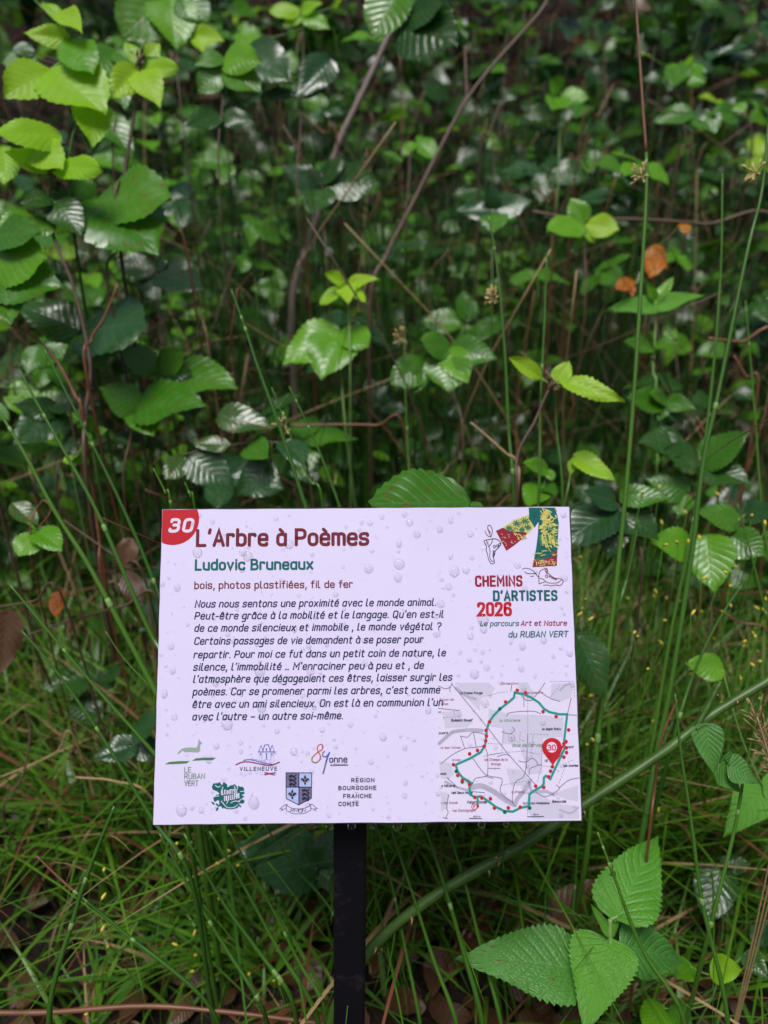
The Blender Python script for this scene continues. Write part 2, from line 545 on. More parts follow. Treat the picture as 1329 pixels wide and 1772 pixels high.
G = {
    'a': '0,0 3,0 3,5 0,5 z/3,5 3,0', 'b': '0,7.3 0,0/0,0 3,0 3,5 0,5 z', 'c': '3,3.9 3,5 0,5 0,0 3,0 3,1.1',
    'd': '0,0 3,0 3,5 0,5 z/3,7.3 3,0', 'e': '0,2.6 !3,2.6 3,5 0,5 0,0 2.9,0 2.9,.8', 'f': '2.3,7.3 .9,7.3 .9,0/0,5 2.2,5',
    'g': '0,0 3,0 3,5 0,5 z/3,5 3,-2 .3,-2', 'h': '0,7.3 0,0/0,3.6 0,5 3,5 3,0', 'i': '.2,5 .2,0/.2,6.7 .2,6.9', 'j': '1,5 1,-2 0,-2/1,6.7 1,6.9',
    'k': '0,7.3 0,0/2.8,5 !0,2.4 2.9,0', 'l': '0,7.3 0,0 1.3,0', 'm': '0,5 0,0/0,3.6 0,5 2.2,5 2.2,0/2.2,3.6 2.2,5 4.4,5 4.4,0',
    'n': '0,5 0,0/0,3.6 0,5 3,5 3,0', 'o': '0,0 3,0 3,5 0,5 z', 'p': '0,5 0,-2/0,0 3,0 3,5 0,5 z', 'q': '0,0 3,0 3,5 0,5 z/3,5 3,-2',
    'r': '0,5 0,0/0,3.4 0,5 2.2,5 2.2,4.4', 's': '2.8,4.1 2.8,5 0,5 0,2.55 2.9,2.55 2.9,0 0,0 0,.9', 't': '.9,6.7 .9,0 2.3,0/0,5 2.2,5',
    'u': '0,5 0,0 3,0 3,1.6/3,5 3,0', 'v': '0,5 !1.5,0 3,5', 'w': '0,5 !1.1,0 !2.2,4 !3.3,0 4.4,5', 'x': '0,5 3,0/3,5 0,0', 'y': '0,5 1.6,.2/3,5 1,-2',
    'z': '0,5 !3,5 !0,0 3,0',
    'A': '0,0 !1.8,7 3.6,0/.7,2.1 2.9,2.1', 'B': '0,3.7 !0,7 3.1,7 3.1,3.7 0,3.7/0,3.7 3.5,3.7 3.5,0 !0,0 z', 'C': '3.4,5.5 3.4,7 0,7 0,0 3.4,0 3.4,1.5',
    'D': '!0,0 !0,7 3.5,7 3.5,0 z', 'E': '3.1,7 !0,7 !0,0 3.1,0/0,3.6 2.8,3.6', 'F': '3.1,7 !0,7 0,0/0,3.5 2.7,3.5',
    'G': '3.4,5.6 3.4,7 0,7 0,0 3.4,0 !3.4,3.2 2,3.2', 'H': '0,7 0,0/3.5,7 3.5,0/0,3.6 3.5,3.6', 'I': '.2,7 .2,0', 'J': '2,7 2,0 0,0 0,1',
    'K': '0,7 0,0/3.3,7 !0,3 3.4,0', 'L': '0,7 !0,0 2.9,0', 'M': '0,0 !0,7 !2.2,2.6 !4.4,7 4.4,0', 'N': '0,0 !0,7 !3.6,0 3.6,7',
    'O': '0,0 3.6,0 3.6,7 0,7 z', 'P': '0,0 !0,7 3.4,7 3.4,3.1 0,3.1', 'Q': '0,0 3.6,0 3.6,7 0,7 z/2.2,1.6 3.9,-.5',
    'R': '0,0 !0,7 3.3,7 3.3,3.3 0,3.3/1.7,3.3 3.5,0', 'S': '3.2,5.7 3.2,7 0,7 0,3.6 3.3,3.6 3.3,0 0,0 0,1.3', 'T': '0,7 3.4,7/1.7,7 1.7,0',
    'U': '0,7 0,0 3.5,0 3.5,7', 'V': '0,7 !1.8,0 3.6,7', 'X': '0,7 3.4,0/3.4,7 0,0', 'Y': '0,7 !1.8,3.2 3.6,7/1.8,3.2 1.8,0', 'Z': '0,7 !3.3,7 !0,0 3.3,0',
    '0': '0,0 3.4,0 3.4,7 0,7 z', '2': '0,5.4 0,7 3.3,7 3.3,4.2 !0,0 3.4,0', '3': '0,5.8 0,7 3.2,7 3.2,3.7 1.2,3.7/1.2,3.7 3.4,3.7 3.4,0 0,0 0,1.2',
    '5': '3,7 !0,7 !0,4 3.2,4 3.2,0 0,0', '6': '3.2,5.8 3.2,7 0,7 0,0 3.4,0 3.4,4 0,4 0,2.4', '8': '0.2,3.7 3.2,3.7 3.2,7 .2,7 z/0,0 3.4,0 3.4,3.7 0,3.7 z',
    "'": '.3,7.3 0,5.8', ',': '.4,.3 0,-1.2', '.': '.1,0 .1,.2', '-': '0,2.7 1.9,2.7', '–': '0,2.7 3,2.7', '?': '0,5.8 0,7 3,7 3,4.2 1.5,3.4 1.5,2/1.5,0 1.5,.2',
    '…': '.1,0 .1,.2/1.4,0 1.4,.2/2.7,0 2.7,.2',
}
for k, (bs, ac) in {'à': ('a', '1.9,6 .9,7.2'), 'â': ('a', '.5,6 !1.5,7.1 2.5,6'), 'é': ('e', '1.1,6 2.1,7.2'), 'è': ('e', '1.9,6 .9,7.2'), 'ê': ('e', '.5,6 !1.5,7.1 2.5,6')}.items():
    G[k] = G[bs] + '/' + ac


def fillet(pts, sharp, closed, r, n=5):
    out = []
    k = len(pts)
    for i in range(k):
        p = np.array(pts[i])
        if (not closed and i in (0, k - 1)) or sharp[i]:
            out.append(p)
            continue
        a, c = np.array(pts[i - 1]), np.array(pts[(i + 1) % k])
        la, lc = np.linalg.norm(a - p), np.linalg.norm(c - p)
        rr = min(r, la * 0.5, lc * 0.5)
        s, e = p + (a - p) / la * rr, p + (c - p) / lc * rr
        for j in range(n + 1):
            t = j / n
            out.append((1 - t) ** 2 * s + 2 * t * (1 - t) * (p * 0.86 + (s + e) * 0.07) + t * t * e)
    return out


def ribbon(mb, pts, w, z, mat=0, closed=False, caps=True):
    """a flat line of width w on the face"""
    pts = [np.array(p, float) for p in pts]
    keep = [pts[0]]
    for p in pts[1:]:
        if np.linalg.norm(p - keep[-1]) > 1e-7:
            keep.append(p)
    pts = keep
    if closed and np.linalg.norm(pts[0] - pts[-1]) < 1e-7:
        pts.pop()
    k = len(pts)
    if k < 2:
        return
    v = []
    for i in range(k):
        a = pts[i - 1] if (closed or i > 0) else None
        c = pts[(i + 1) % k] if (closed or i < k - 1) else None
        d1 = (pts[i] - a) / np.linalg.norm(pts[i] - a) if a is not None else None
        d2 = (c - pts[i]) / np.linalg.norm(c - pts[i]) if c is not None else None
        d1 = d2 if d1 is None else d1
        d2 = d1 if d2 is None else d2
        n = np.array([-(d1[1] + d2[1]), d1[0] + d2[0]])
        ln = np.linalg.norm(n)
        n = n / ln if ln > 1e-6 else np.array([-d1[1], d1[0]])
        cs = max(0.45, float(n @ np.array([-d1[1], d1[0]])))
        h = w / 2 / cs
        v.append((*(pts[i] + n * h), z))
        v.append((*(pts[i] - n * h), z))
    f = [(2 * i, 2 * i + 1, 2 * i + 3, 2 * i + 2) for i in range(k - 1)]
    if closed:
        f.append((2 * k - 2, 2 * k - 1, 1, 0))
    mb.add(v, f, mat)
    if caps and not closed:
        for e, q in ((pts[0], pts[0] - pts[1]), (pts[-1], pts[-1] - pts[-2])):
            a0 = math.atan2(q[1], q[0])
            vv = [(e[0] + w / 2 * math.cos(a0 + t), e[1] + w / 2 * math.sin(a0 + t), z) for t in np.linspace(-math.pi / 2, math.pi / 2, 6)]
            mb.add(vv, [tuple(range(6))], mat)


def fill(mb, pts, z, mat=0):
    pts = [Vector((p[0], p[1], z)) for p in pts]
    tri = tessellate_polygon([pts])
    fs = []
    for t in tri:
        a, b, c = (pts[i] for i in t)
        fs.append(t if (b - a).cross(c - a).z > 0 else t[::-1])
    mb.add(pts, fs, mat)


Z1, DZ = 0.00010, 0.00006                        # first print layer above the face, and the step between layers


def text(mb, s, x0, x1, yb, cap, z=Z1, mat=0, weight=0.8, slant=0.0, gap=1.65, space=2.6, rad=1.5):
    """letters of cap height cap (pixels) between pixels x0 and x1 on the line yb"""
    a, e = loc(x0, yb), loc(x1, yb)
    sy = cap * MMPX / 7.0
    weight *= 1.13
    cur, runs = 0.0, []
    for ch in s:
        if ch == ' ':
            cur += space
            continue
        strokes = []
        wmax = 0.0
        for st in G[ch].split('/'):
            toks = st.split()
            cl = toks[-1] == 'z'
            toks = toks[:-1] if cl else toks
            sh = [t[0] == '!' for t in toks]
            pp = [tuple(float(q) for q in t.lstrip('!').split(',')) for t in toks]
            wmax = max(wmax, max(q[0] for q in pp))
            strokes.append((pp, sh, cl))
        runs.append((cur, strokes))
        cur += wmax + gap
    total = max(0.5, cur - gap)
    sx = (e[0] - a[0] - weight * sy) / total
    for cx, strokes in runs:
        for k, (pp, sh, cl) in enumerate(strokes):
            q = fillet(pp, sh, cl, rad)
            q = [(a[0] + weight * sy / 2 + (cx + t[0]) * sx + slant * t[1] * sy, a[1] + (t[1] + weight / 2) * sy * (7 / (7 + weight)) if t[1] >= 0 else a[1] + t[1] * sy) for t in q]
            ribbon(mb, q, weight * sy, z + k * 0.00002, mat, cl)


def build_sign():
    top = P(606, 1424, 0.566)
    low = P(604.5, 1772, 0.606)
    dirv = (low - top).normalized()
    foot = top + dirv * ((top.z - 0.0) / -dirv.z)
    root = thing('information_sign', foot, 'white rain-beaded information sign on a square black post in the undergrowth', 'sign')
    off = Matrix.Translation(-foot)
    # post: square tube
    mp = simple('black_painted_steel', (0.006, 0.0055, 0.008), 0.5, 0.9, 35, spec=0.25, bump=0.15)
    pn, pl = mp.node_tree.nodes, mp.node_tree.links
    ptc = pn.new('ShaderNodeTexCoord')
    sn = pn.new('ShaderNodeTexNoise')
    sn.inputs['Scale'].default_value, sn.inputs['Detail'].default_value, sn.inputs['Roughness'].default_value = 38, 8, 0.7
    pl.new(ptc.outputs['Object'], sn.inputs['Vector'])
    pr = pn.new('ShaderNodeValToRGB')
    pr.color_ramp.elements[0].position, pr.color_ramp.elements[1].position = 0.56, 0.72
    pr.color_ramp.elements[0].color, pr.color_ramp.elements[1].color = (0.005, 0.0045, 0.007, 1), (0.032, 0.028, 0.034, 1)
    pl.new(sn.outputs['Fac'], pr.inputs[0])
    pl.new(pr.outputs[0], pn['Principled BSDF'].inputs['Base Color'])
    b = MB()
    up = -dirv
    # the post ends where its front meets the back of the tilted panel
    nz = AZ
    head = top
    while (head + nz * 0 - ORG).dot(nz) < -0.0195 and (head - top).length < 0.2:
        head = head + up * 0.002
    base = foot - up * 0.12
    px = RIGHT
    py = px.cross(up).normalized()
    hw, bev = 0.0120, 0.0014
    prof = []
    for sx_, sy_ in ((1, 1), (-1, 1), (-1, -1), (1, -1)):
        for q in ((hw - bev, hw), (hw, hw - bev)) if sx_ * sy_ < 0 else ((hw, hw - bev), (hw - bev, hw)):
            prof.append((q[0] * sx_, q[1] * sy_))
    rings = []
    segs = 12
    for i in range(segs + 1):
        c = base.lerp(head, i / segs) - py * 0.006
        rings += [c + px * q[0] + py * q[1] - foot for q in prof]
    n = len(prof)
    fs = [(i * n + j, i * n + (j + 1) % n, (i + 1) * n + (j + 1) % n, (i + 1) * n + j) for i in range(segs) for j in range(n)]
    b.add(rings, fs)
    b.add(rings[-n:], [tuple(range(n))])
    # keep it behind the panel
    post = link('post', b.mesh('post', [mp], smooth=False), root)
    # panel: white face on a dark board
    mface, N, L, bs = base_mat('wet_white_print')
    tc = N.new('ShaderNodeTexCoord')
    no = N.new('ShaderNodeTexNoise')
    no.inputs['Scale'].default_value = 25
    L.new(tc.outputs['Object'], no.inputs['Vector'])
    mx = N.new('ShaderNodeMix')
    mx.data_type = 'RGBA'
    mx.inputs['A'].default_value = (0.71, 0.65, 0.89, 1)
    mx.inputs['B'].default_value = (0.75, 0.69, 0.93, 1)
    L.new(no.outputs['Fac'], mx.inputs['Factor'])
    L.new(mx.outputs['Result'], bs.inputs['Base Color'])
    bs.inputs['Roughness'].default_value = 0.38
    bs.inputs['Specular IOR Level'].default_value = 0.35
    mb_edge = simple('dark_board_edge', (0.02, 0.02, 0.022), 0.5, 0.3, 100)
    b = MB()
    W_, H_, T = SIGN_W, SIGN_H, 0.0045
    rim = 0.0007
    rg = random.Random(3)
    # white face as its own sheet with a faintly uneven trimmed edge, board just proud of it all round
    ed = []
    for (xa, ya), (xb, yb) in zip([(0, 0), (0, -H_), (W_, -H_), (W_, 0)], [(0, -H_), (W_, -H_), (W_, 0), (0, 0)]):
        for i in range(24):
            t = i / 24
            j = rg.uniform(-0.00018, 0.00018)
            dx, dy = (j, 0) if xa == xb else (0, j)
            ed.append((xa + (xb - xa) * t + dx, ya + (yb - ya) * t + dy))
    fill(b, ed, 0.0, 0)
    bx = [(-rim * 0.4, rim), (-rim * 0.4, -H_ - rim), (W_ + rim * 1.6, -H_ - rim), (W_ + rim * 1.6, rim)]
    vv = [(x, y, -0.0006) for x, y in bx] + [(x, y, -T) for x, y in bx]
    b.add(vv, [(0, 1, 2, 3), (7, 6, 5, 4)] + [(i, i + 4, (i + 1) % 4 + 4, (i + 1) % 4) for i in range(4)], 1)
    panel = link('panel', b.mesh('panel', [mface, mb_edge], smooth=False), root)
    panel.matrix_basis = off @ FACE

    def part(name, mb, mats, label=None):
        o = link(name, mb.mesh(name, [INK[m] for m in mats], smooth=False), panel)
        if label:
            o['label'] = label
        return o

    # number badge
    b = MB()
    c0 = loc(300, 899)
    rr = 45.5 * MMPX
    fill(b, [(max(0.0001, c0[0] + rr * math.cos(t)), min(-0.0001, c0[1] + rr * math.sin(t))) for t in np.linspace(0, 2 * math.pi, 60, endpoint=False)], Z1, 0)
    text(b, '30', 291, 333, 921.5, 25, Z1 + 2 * DZ, 1, 1.3, 0.16, gap=2.3)
    part('number_badge', b, ['red', 'white'], 'red quarter-round badge with a white 30')
    # headings
    b = MB(); text(b, "L'Arbre à Poèmes", 338.5, 639, 946.5, 31.5, weight=1.15); part('title', b, ['maroon'], "maroon title reading L'Arbre à Poèmes")
    b = MB(); text(b, 'Ludovic Bruneaux', 336.5, 542, 987.5, 20, weight=1.2); part('artist_name', b, ['green'], 'teal line reading Ludovic Bruneaux')
    b = MB(); text(b, 'bois, photos plastifiées, fil de fer', 335.5, 610, 1019.5, 13.2, weight=1.0); part('materials_line', b, ['maroon'])
    body = [("Nous nous sentons une proximité avec le monde animal.", 336, 754, 1051.8), ("Peut-être grâce à la mobilité et le langage. Qu'en est-il", 335.3, 767, 1072.4),
            ("de ce monde silencieux et immobile , le monde végétal ?", 334.8, 762, 1093.6), ("Certains passages de vie demandent à se poser pour", 334.4, 731, 1116),
            ("repartir. Pour moi ce fut dans un petit coin de nature, le", 333.4, 770, 1139.5), ("silence, l'immobilité … M'enraciner peu à peu et , de", 332.8, 732, 1161),
            ("l'atmosphère que dégageaient ces êtres, laisser surgir les", 332.5, 781, 1182), ("poèmes. Car se promener parmi les arbres, c'est comme", 331.6, 760, 1203.8),
            ("être avec un ami silencieux. On est là en communion l'un", 331, 765, 1225.5), ("avec l'autre – un autre soi-même.", 330.6, 592, 1247)]
    b = MB()
    for s, xa, xb, yb in body:
        text(b, s, xa, xb, yb, 13.2, weight=0.98, slant=0.17, gap=1.75)
    part('poem_text', b, ['navy'])
    # event heading
    b = MB()
    text(b, 'CHEMINS', 821.5, 904, 1015.5, 19.5, mat=0, weight=1.25, gap=2.2)
    text(b, "D'ARTISTES", 852.5, 964.5, 1040.5, 18.6, mat=1, weight=1.3, gap=2.2)
    text(b, '2026', 825, 885.5, 1066.7, 24.5, mat=2, weight=1.3, gap=2.0)
    text(b, 'Le parcours', 830, 897, 1084, 9.5, mat=1, weight=1.0, slant=0.16)
    text(b, 'Art et Nature', 900, 980, 1083.4, 9.5, mat=0, weight=1.1, slant=0.16)
    text(b, 'du RUBAN VERT', 878.5, 982, 1103.6, 11.2, mat=3, weight=1.05, slant=0.16)
    part('event_heading', b, ['crimson', 'green', 'red', 'green'])
    # walking trousers and boots (zoom coordinates of the emblem)
    q = lambda x, y: loc(820 + x / 7.383, 870 + y / 7.383)
    b = MB()
    def poly(pts, z, m):
        fill(b, [q(*p) for p in pts], z, m)
    legA = [(705, 150), (720, 60), (820, 60), (830, 230), (735, 350), (640, 440), (520, 540), (412, 615), (280, 360), (370, 318), (470, 250), (560, 205)]
    legB = [(700, 62), (1030, 62), (1065, 160), (1083, 260), (1075, 400), (1065, 560), (1057, 803), (745, 822), (790, 600), (815, 420), (826, 250), (740, 210), (705, 160)]
    poly(legA, Z1, 0)
    poly([(280, 360), (370, 318), (470, 370), (680, 385), (640, 440), (520, 540), (412, 615)], Z1 + DZ, 2)
    poly(legB, Z1 + 1.5 * DZ, 1)
    poly([(770, 745), (900, 715), (985, 700), (1000, 620), (1060, 608), (1057, 803), (745, 822), (758, 760)], Z1 + 2.2 * DZ, 2)
    rg = random.Random(5)
    zc = [Z1 + 4 * DZ]
    def fleck(x, y, ln, wd, a, m):
        zc[0] += 0.000002
        ca, sa = math.cos(a), math.sin(a)
        pts = []
        for t in np.linspace(0, 2 * math.pi, 10, endpoint=False):
            u, v = ln * math.cos(t), wd * math.sin(t) * (1 - 0.25 * math.cos(t))
            pts.append((x + u * ca - v * sa, y + u * sa + v * ca))
        poly(pts, zc[0], m)
    poly([(705, 150), (760, 140), (835, 225), (775, 320), (735, 250), (700, 205)], Z1 + DZ, 1)
    for n_, (cx, cy, rr) in enumerate(((650, 235, 62), (690, 315, 45), (545, 265, 58), (450, 325, 48), (610, 345, 40))):       # star flowers
        for k in range(9):
            a = k * 2 * math.pi / 9 + cx
            fleck(cx + rr * .55 * math.cos(a), cy + rr * .5 * math.sin(a), rr * .48, 6.5, a, 5 if k % 2 else 1)
    for k in range(10):
        a = rg.uniform(0, 3)
        fleck(480 + 24 * k, 345 - 9 * k + rg.uniform(-30, 30), rg.uniform(16, 30), 4.5, a, 1)
    for k in range(8):
        fleck(400 + k * 34, 365 + 2 * k, 22, 5, 0.1, 1)
    for k in range(9):                                                             # banana fans
        fleck(900 + 25 * math.sin(k), 190 + k * 26, 62 - k * 2, 13, -0.35 + 0.25 * math.sin(k * 1.7), 4)
    for k in range(16):
        fleck(rg.uniform(880, 1050), rg.uniform(80, 190), rg.uniform(20, 40), 9, rg.uniform(0.4, 1.2), 4)
    for k in range(26):
        yy = rg.uniform(230, 390)
        fleck(rg.uniform(950, 1055), yy, rg.uniform(20, 36), 8, rg.uniform(-1.2, 0.4), 4 if k % 3 else 5)
    for k in range(9):
        fleck(850 + k * 24, 490 + rg.uniform(-25, 25), 85, 11, 1.45 + rg.uniform(-0.15, 0.15), 4 if k % 4 else 5)
    for k in range(12):
        fleck(rg.uniform(800, 1040), rg.uniform(590, 680), 40, 6, rg.uniform(-0.3, 0.1), 4 if k % 2 else 5)
    for k in range(34):
        fleck(rg.uniform(790, 1030), rg.uniform(725, 800), rg.uniform(12, 34), 6, 0.0 if k % 2 else 1.5, (4, 2, 6)[k % 3])
    for k in range(13):
        fleck(rg.uniform(330, 600), rg.uniform(380, 560), rg.uniform(10, 24), 5, rg.uniform(0, 3), 6 if k % 3 else 4)
    for k in range(7):
        fleck(520 + k * 22, 400 + rg.uniform(0, 55), 30, 7, rg.uniform(0.5, 1.3), 4)
    for k in range(30):
        fleck(rg.uniform(770, 1040), rg.uniform(725, 805), rg.uniform(8, 24), 4.5, 0.0 if k % 3 else 1.5, 4 if k % 2 else 3)
    for k in range(46):
        fleck(rg.uniform(850, 1060), rg.uniform(90, 620), rg.uniform(18, 40), rg.uniform(5, 9), rg.uniform(-1.5, 1.5), 4)
    for k in range(44):
        yy = rg.uniform(300, 690)
        fleck(rg.uniform(840, 1050), yy, rg.uniform(12, 26), 4, rg.uniform(-1.4, 1.4), 1 if k % 2 else 5)
    part('trousers_emblem', b, ['yellow', 'green', 'crimson', 'orange', 'yellow', 'grass', 'tan'])
    b = MB()
    def line(pts, w, m, z=Z1, closed=False, qq=q):
        pts = [np.array(qq(*p)) for p in pts]
        pts = smooth2(pts, closed)
        ribbon(b, pts, w * (1.4 if w < 1 else 1.0) * MMPX, z, m, closed)
    line([(185, 470), (130, 485), (140, 520), (160, 560), (155, 610), (170, 650), (185, 720), (215, 775), (255, 775), (258, 740)], 0.9, 0)
    line([(160, 485), (185, 550), (205, 620), (200, 690), (225, 745), (258, 740)], 0.8, 0, Z1 + DZ)
    line([(185, 470), (240, 460), (300, 470), (345, 520), (310, 575), (275, 610), (262, 660), (250, 700), (258, 745)], 0.9, 0, Z1 + 2 * DZ)
    line([(235, 465), (225, 510), (195, 555)], 0.8, 0, Z1 + 3 * DZ)
    for i, (x, y, s) in enumerate([(260, 560, 16), (300, 550, 13), (326, 533, 14), (250, 620, 9), (248, 650, 9), (246, 680, 9)]):
        line([(x + s * math.cos(t), y + s * math.sin(t)) for t in np.linspace(0, 6.28, 9)[:-1]], 0.7, 0, Z1 + (4 + i * 0.3) * DZ, True)
    line([(215, 435), (185, 430), (155, 395), (140, 360)], 0.9, 1, Z1)
    line([(215, 435), (190, 370), (175, 310), (195, 285), (222, 310), (235, 360), (222, 430)], 0.9, 1, Z1 + DZ)
    line([(212, 385), (190, 355), (172, 340)], 0.8, 1, Z1 + 2 * DZ)
    # the right boot
    line([(830, 1040), (825, 960), (835, 890), (870, 855), (930, 840), (940, 890), (985, 935), (1040, 965), (1100, 970), (1135, 1000), (1125, 1035), (1090, 1060), (1040, 1050), (980, 1062), (930, 1050), (885, 1055)], 0.9, 2)
    line([(830, 1035), (910, 1010), (960, 1025), (1060, 1022), (1115, 985)], 0.8, 2, Z1 + DZ)
    line([(830, 965), (880, 975), (912, 1008)], 0.8, 2, Z1 + 2 * DZ)
    line([(800, 912), (800, 930), (830, 945)], 0.8, 2, Z1 + 3 * DZ)
    for i, (x, y, s) in enumerate([(918, 865, 14), (930, 890, 11), (927, 937, 17), (968, 940, 9), (995, 955, 9), (1018, 965, 8), (1043, 975, 9)]):
        line([(x + s * math.cos(t), y + s * math.sin(t)) for t in np.linspace(0, 6.28, 9)[:-1]], 0.7, 2, Z1 + (4 + i * 0.3) * DZ, True)
    line([(618, 848), (660, 836), (730, 855), (795, 910)], 0.8, 0, Z1)
    line([(645, 880), (680, 905), (740, 905), (800, 912)], 0.8, 0, Z1 + DZ)
    line([(720, 942), (758, 936)], 0.8, 0, Z1 + 2 * DZ)
    part('boots_emblem', b, ['navy', 'maroon', 'maroon'])

    # bottom row of logos
    q5 = lambda x, y: loc(300 + x / 6.645, 1270 + y / 6.645)
    b = MB()
    fill(b, [q5(*p) for p in [(40, 228), (75, 185), (120, 160), (180, 155), (255, 158), (272, 120), (282, 55), (300, 85), (326, 112), (302, 120), (295, 165), (300, 195), (270, 215), (180, 208), (120, 212), (95, 190), (60, 225)]], Z1, 0)
    line([(40, 228), (80, 182), (120, 165)], 0.9, 0, Z1 + DZ, False, q5)
    fill(b, [q5(*p) for p in [(-110, 350), (-60, 322), (60, 312), (180, 312), (140, 340), (40, 346)]], Z1, 1)
    fill(b, [q5(*p) for p in [(200, 310), (250, 280), (340, 272), (485, 274), (440, 300), (320, 304)]], Z1, 1)
    text(b, 'LE', 317, 329, 1337, 9.3, mat=2, weight=0.95)
    text(b, 'RUBAN', 317, 353, 1348.3, 9.3, mat=2, weight=0.95)
    text(b, 'VERT', 317, 341.5, 1360.5, 9.3, mat=2, weight=0.95)
    part('deer_ribbon_logo', b, ['palesage', 'leafgreen', 'sage'])
    b = MB()
    L5 = lambda pts, w, m, z=Z1, c=False: line(pts, w, m, z, c, q5)
    def straight(pts, w, m, z, qq):
        ribbon(b, [np.array(qq(*p)) for p in pts], w * (1.5 if w < 1.1 else 1.0) * MMPX, z, m)
    S5 = lambda pts, w, m, z=Z1: straight(pts, w, m, z, q5)
    S5([(968, 210), (998, 130), (1022, 205)], 0.8, 1)
    S5([(1018, 195), (1040, 128), (1082, 122), (1104, 195)], 1.0, 1, Z1 + DZ)
    S5([(1098, 205), (1126, 128), (1152, 210)], 0.8, 1, Z1 + 2 * DZ)
    S5([(965, 205), (1155, 205)], 0.8, 1, Z1 + 3 * DZ)
    for i, x in enumerate((975, 1000, 1012, 1100, 1112, 1142)):
        S5([(x, 210), (x + 2, 325)], 0.6, 2, Z1 + i * 0.2 * DZ)
    for i, (x, y) in enumerate(((1060, 178), (1060, 232), (1060, 262), (992, 232), (1122, 232), (1062, 282))):
        S5([(x, y - 9), (x, y + 9)], 1.9 if x == 1060 else 1.0, 1, Z1 + 4 * DZ)
    L5([(1030, 315), (1040, 295), (1062, 290), (1085, 298), (1092, 325)], 0.7, 2, Z1 + 5 * DZ)
    L5([(795, 302), (860, 292), (940, 308), (1030, 335), (1120, 345)], 1.2, 1, Z1 + 6 * DZ)
    L5([(885, 282), (960, 296), (1050, 322)], 0.5, 2, Z1 + 6.5 * DZ)
    L5([(710, 352), (770, 325), (850, 318), (950, 335), (1060, 358), (1140, 350), (1210, 320)], 1.5, 0, Z1 + 7 * DZ)
    text(b, 'VILLENEUVE', 413, 478, 1334.2, 6.8, mat=3, weight=1.15, gap=2.6)
    text(b, 'SUR YONNE', 413, 477, 1341.6, 4.8, mat=2, weight=1.0, gap=3.2)
    S5([(1035, 465), (1160, 442)], 0.9, 0, Z1 + 8 * DZ)
    S5([(1040, 440), (1150, 468)], 0.9, 0, Z1 + 9 * DZ)
    part('castle_logo', b, ['crimson', 'blue', 'paleblue', 'navy'])
    # woodland emblem
    b = MB()
    rg = random.Random(8)
    outline = [(430, 610), (445, 570), (520, 562), (550, 590), (565, 550), (605, 580), (610, 615), (650, 590), (700, 585), (725, 610), (735, 595), (800, 625), (806, 690), (770, 700), (806, 720), (770, 745), (808, 770), (795, 800), (740, 800), (730, 850), (660, 868), (590, 862), (540, 835), (490, 830), (540, 790), (500, 760), (460, 785), (445, 740), (480, 700), (520, 690), (490, 660), (440, 640)]
    fill(b, [q5(*p) for p in outline], Z1, 0)
    for k in range(14):
        x, y = rg.uniform(440, 800), rg.choice((rg.uniform(560, 640), rg.uniform(770, 870)))
        a = rg.uniform(0, 3)
        pts = [(x + 26 * math.cos(t) * math.cos(a) - 11 * math.sin(t) * math.sin(a), y + 26 * math.cos(t) * math.sin(a) + 11 * math.sin(t) * math.cos(a)) for t in np.linspace(0, 6.28, 9)[:-1]]
        fill(b, [q5(*p) for p in pts], Z1 + (1 + 0.05 * k) * DZ, 0)
    for k, pts in enumerate([[(470, 590), (500, 610), (530, 600)], [(560, 610), (540, 660), (545, 700)], [(730, 610), (715, 660), (735, 720)], [(640, 640), (700, 640)], [(540, 770), (600, 840), (680, 845), (725, 815)], [(650, 790), (700, 770), (750, 780)], [(760, 660), (800, 660)], [(450, 720), (510, 710)], [(690, 600), (700, 630)], [(770, 750), (740, 770)], [(620, 760), (600, 800)]]):
        L5(pts, 0.9, 1, Z1 + (3 + 0.2 * k) * DZ)
    def tilt(s, x0, x1, y0, slope, cap, w, z):
        n = len(s)
        xs = np.linspace(x0, x1, n + 1)
        for i, chh in enumerate(s):
            text(b, chh, xs[i] + 0.25, xs[i + 1] - 0.25, y0 + slope * (i - n / 2), cap, z, 1, w)
    tilt('LE', 382, 389.5, 1374.5, -0.8, 7.5, 1.2, Z1 + 6 * DZ)
    tilt('BOIS', 390, 406.5, 1373.5, -0.3, 6.6, 1.2, Z1 + 6 * DZ)
    tilt('TRILLEUX', 385, 413, 1383.2, -0.75, 8.2, 1.2, Z1 + 6 * DZ)
    part('woodland_emblem', b, ['green', 'white'])
    # departement logo
    q6 = lambda x, y: loc(480 + x / 7.383, 1280 + y / 7.383)
    L6 = lambda pts, w, m, z=Z1, c=False: line(pts, w, m, z, c, q6)
    b = MB()
    L6([(560, 95), (570, 75), (545, 60), (512, 75), (498, 115), (510, 160)], 2.0, 0, Z1)
    L6([(572, 80), (560, 125), (520, 150), (470, 190), (432, 230)], 2.0, 0, Z1 + DZ)
    L6([(510, 155), (535, 200), (532, 250), (500, 285)], 2.0, 0, Z1 + 2 * DZ)
    L6([(500, 285), (460, 292), (430, 270), (432, 228)], 2.0, 1, Z1 + 3 * DZ)
    L6([(590, 148), (568, 170), (572, 210), (605, 215), (630, 195)], 2.0, 2, Z1 + 4 * DZ)
    L6([(652, 165), (630, 215), (608, 290)], 2.6, 3, Z1 + 5 * DZ)
    L6([(608, 290), (590, 360), (570, 428)], 2.4, 2, Z1 + 6 * DZ)
    text(b, 'onne', 568, 599.5, 1320, 11.2, mat=4, weight=1.05)
    text(b, 'LE DEPARTEMENT', 569.5, 600.5, 1324.8, 2.7, mat=4, weight=1.2)
    straight([(665, 331), (890, 327)], 0.6, 4, Z1 + 2 * DZ, q6)
    part('department_logo', b, ['orange', 'olive', 'slate', 'midblue', 'navy'])
    # coat of arms
    b = MB()
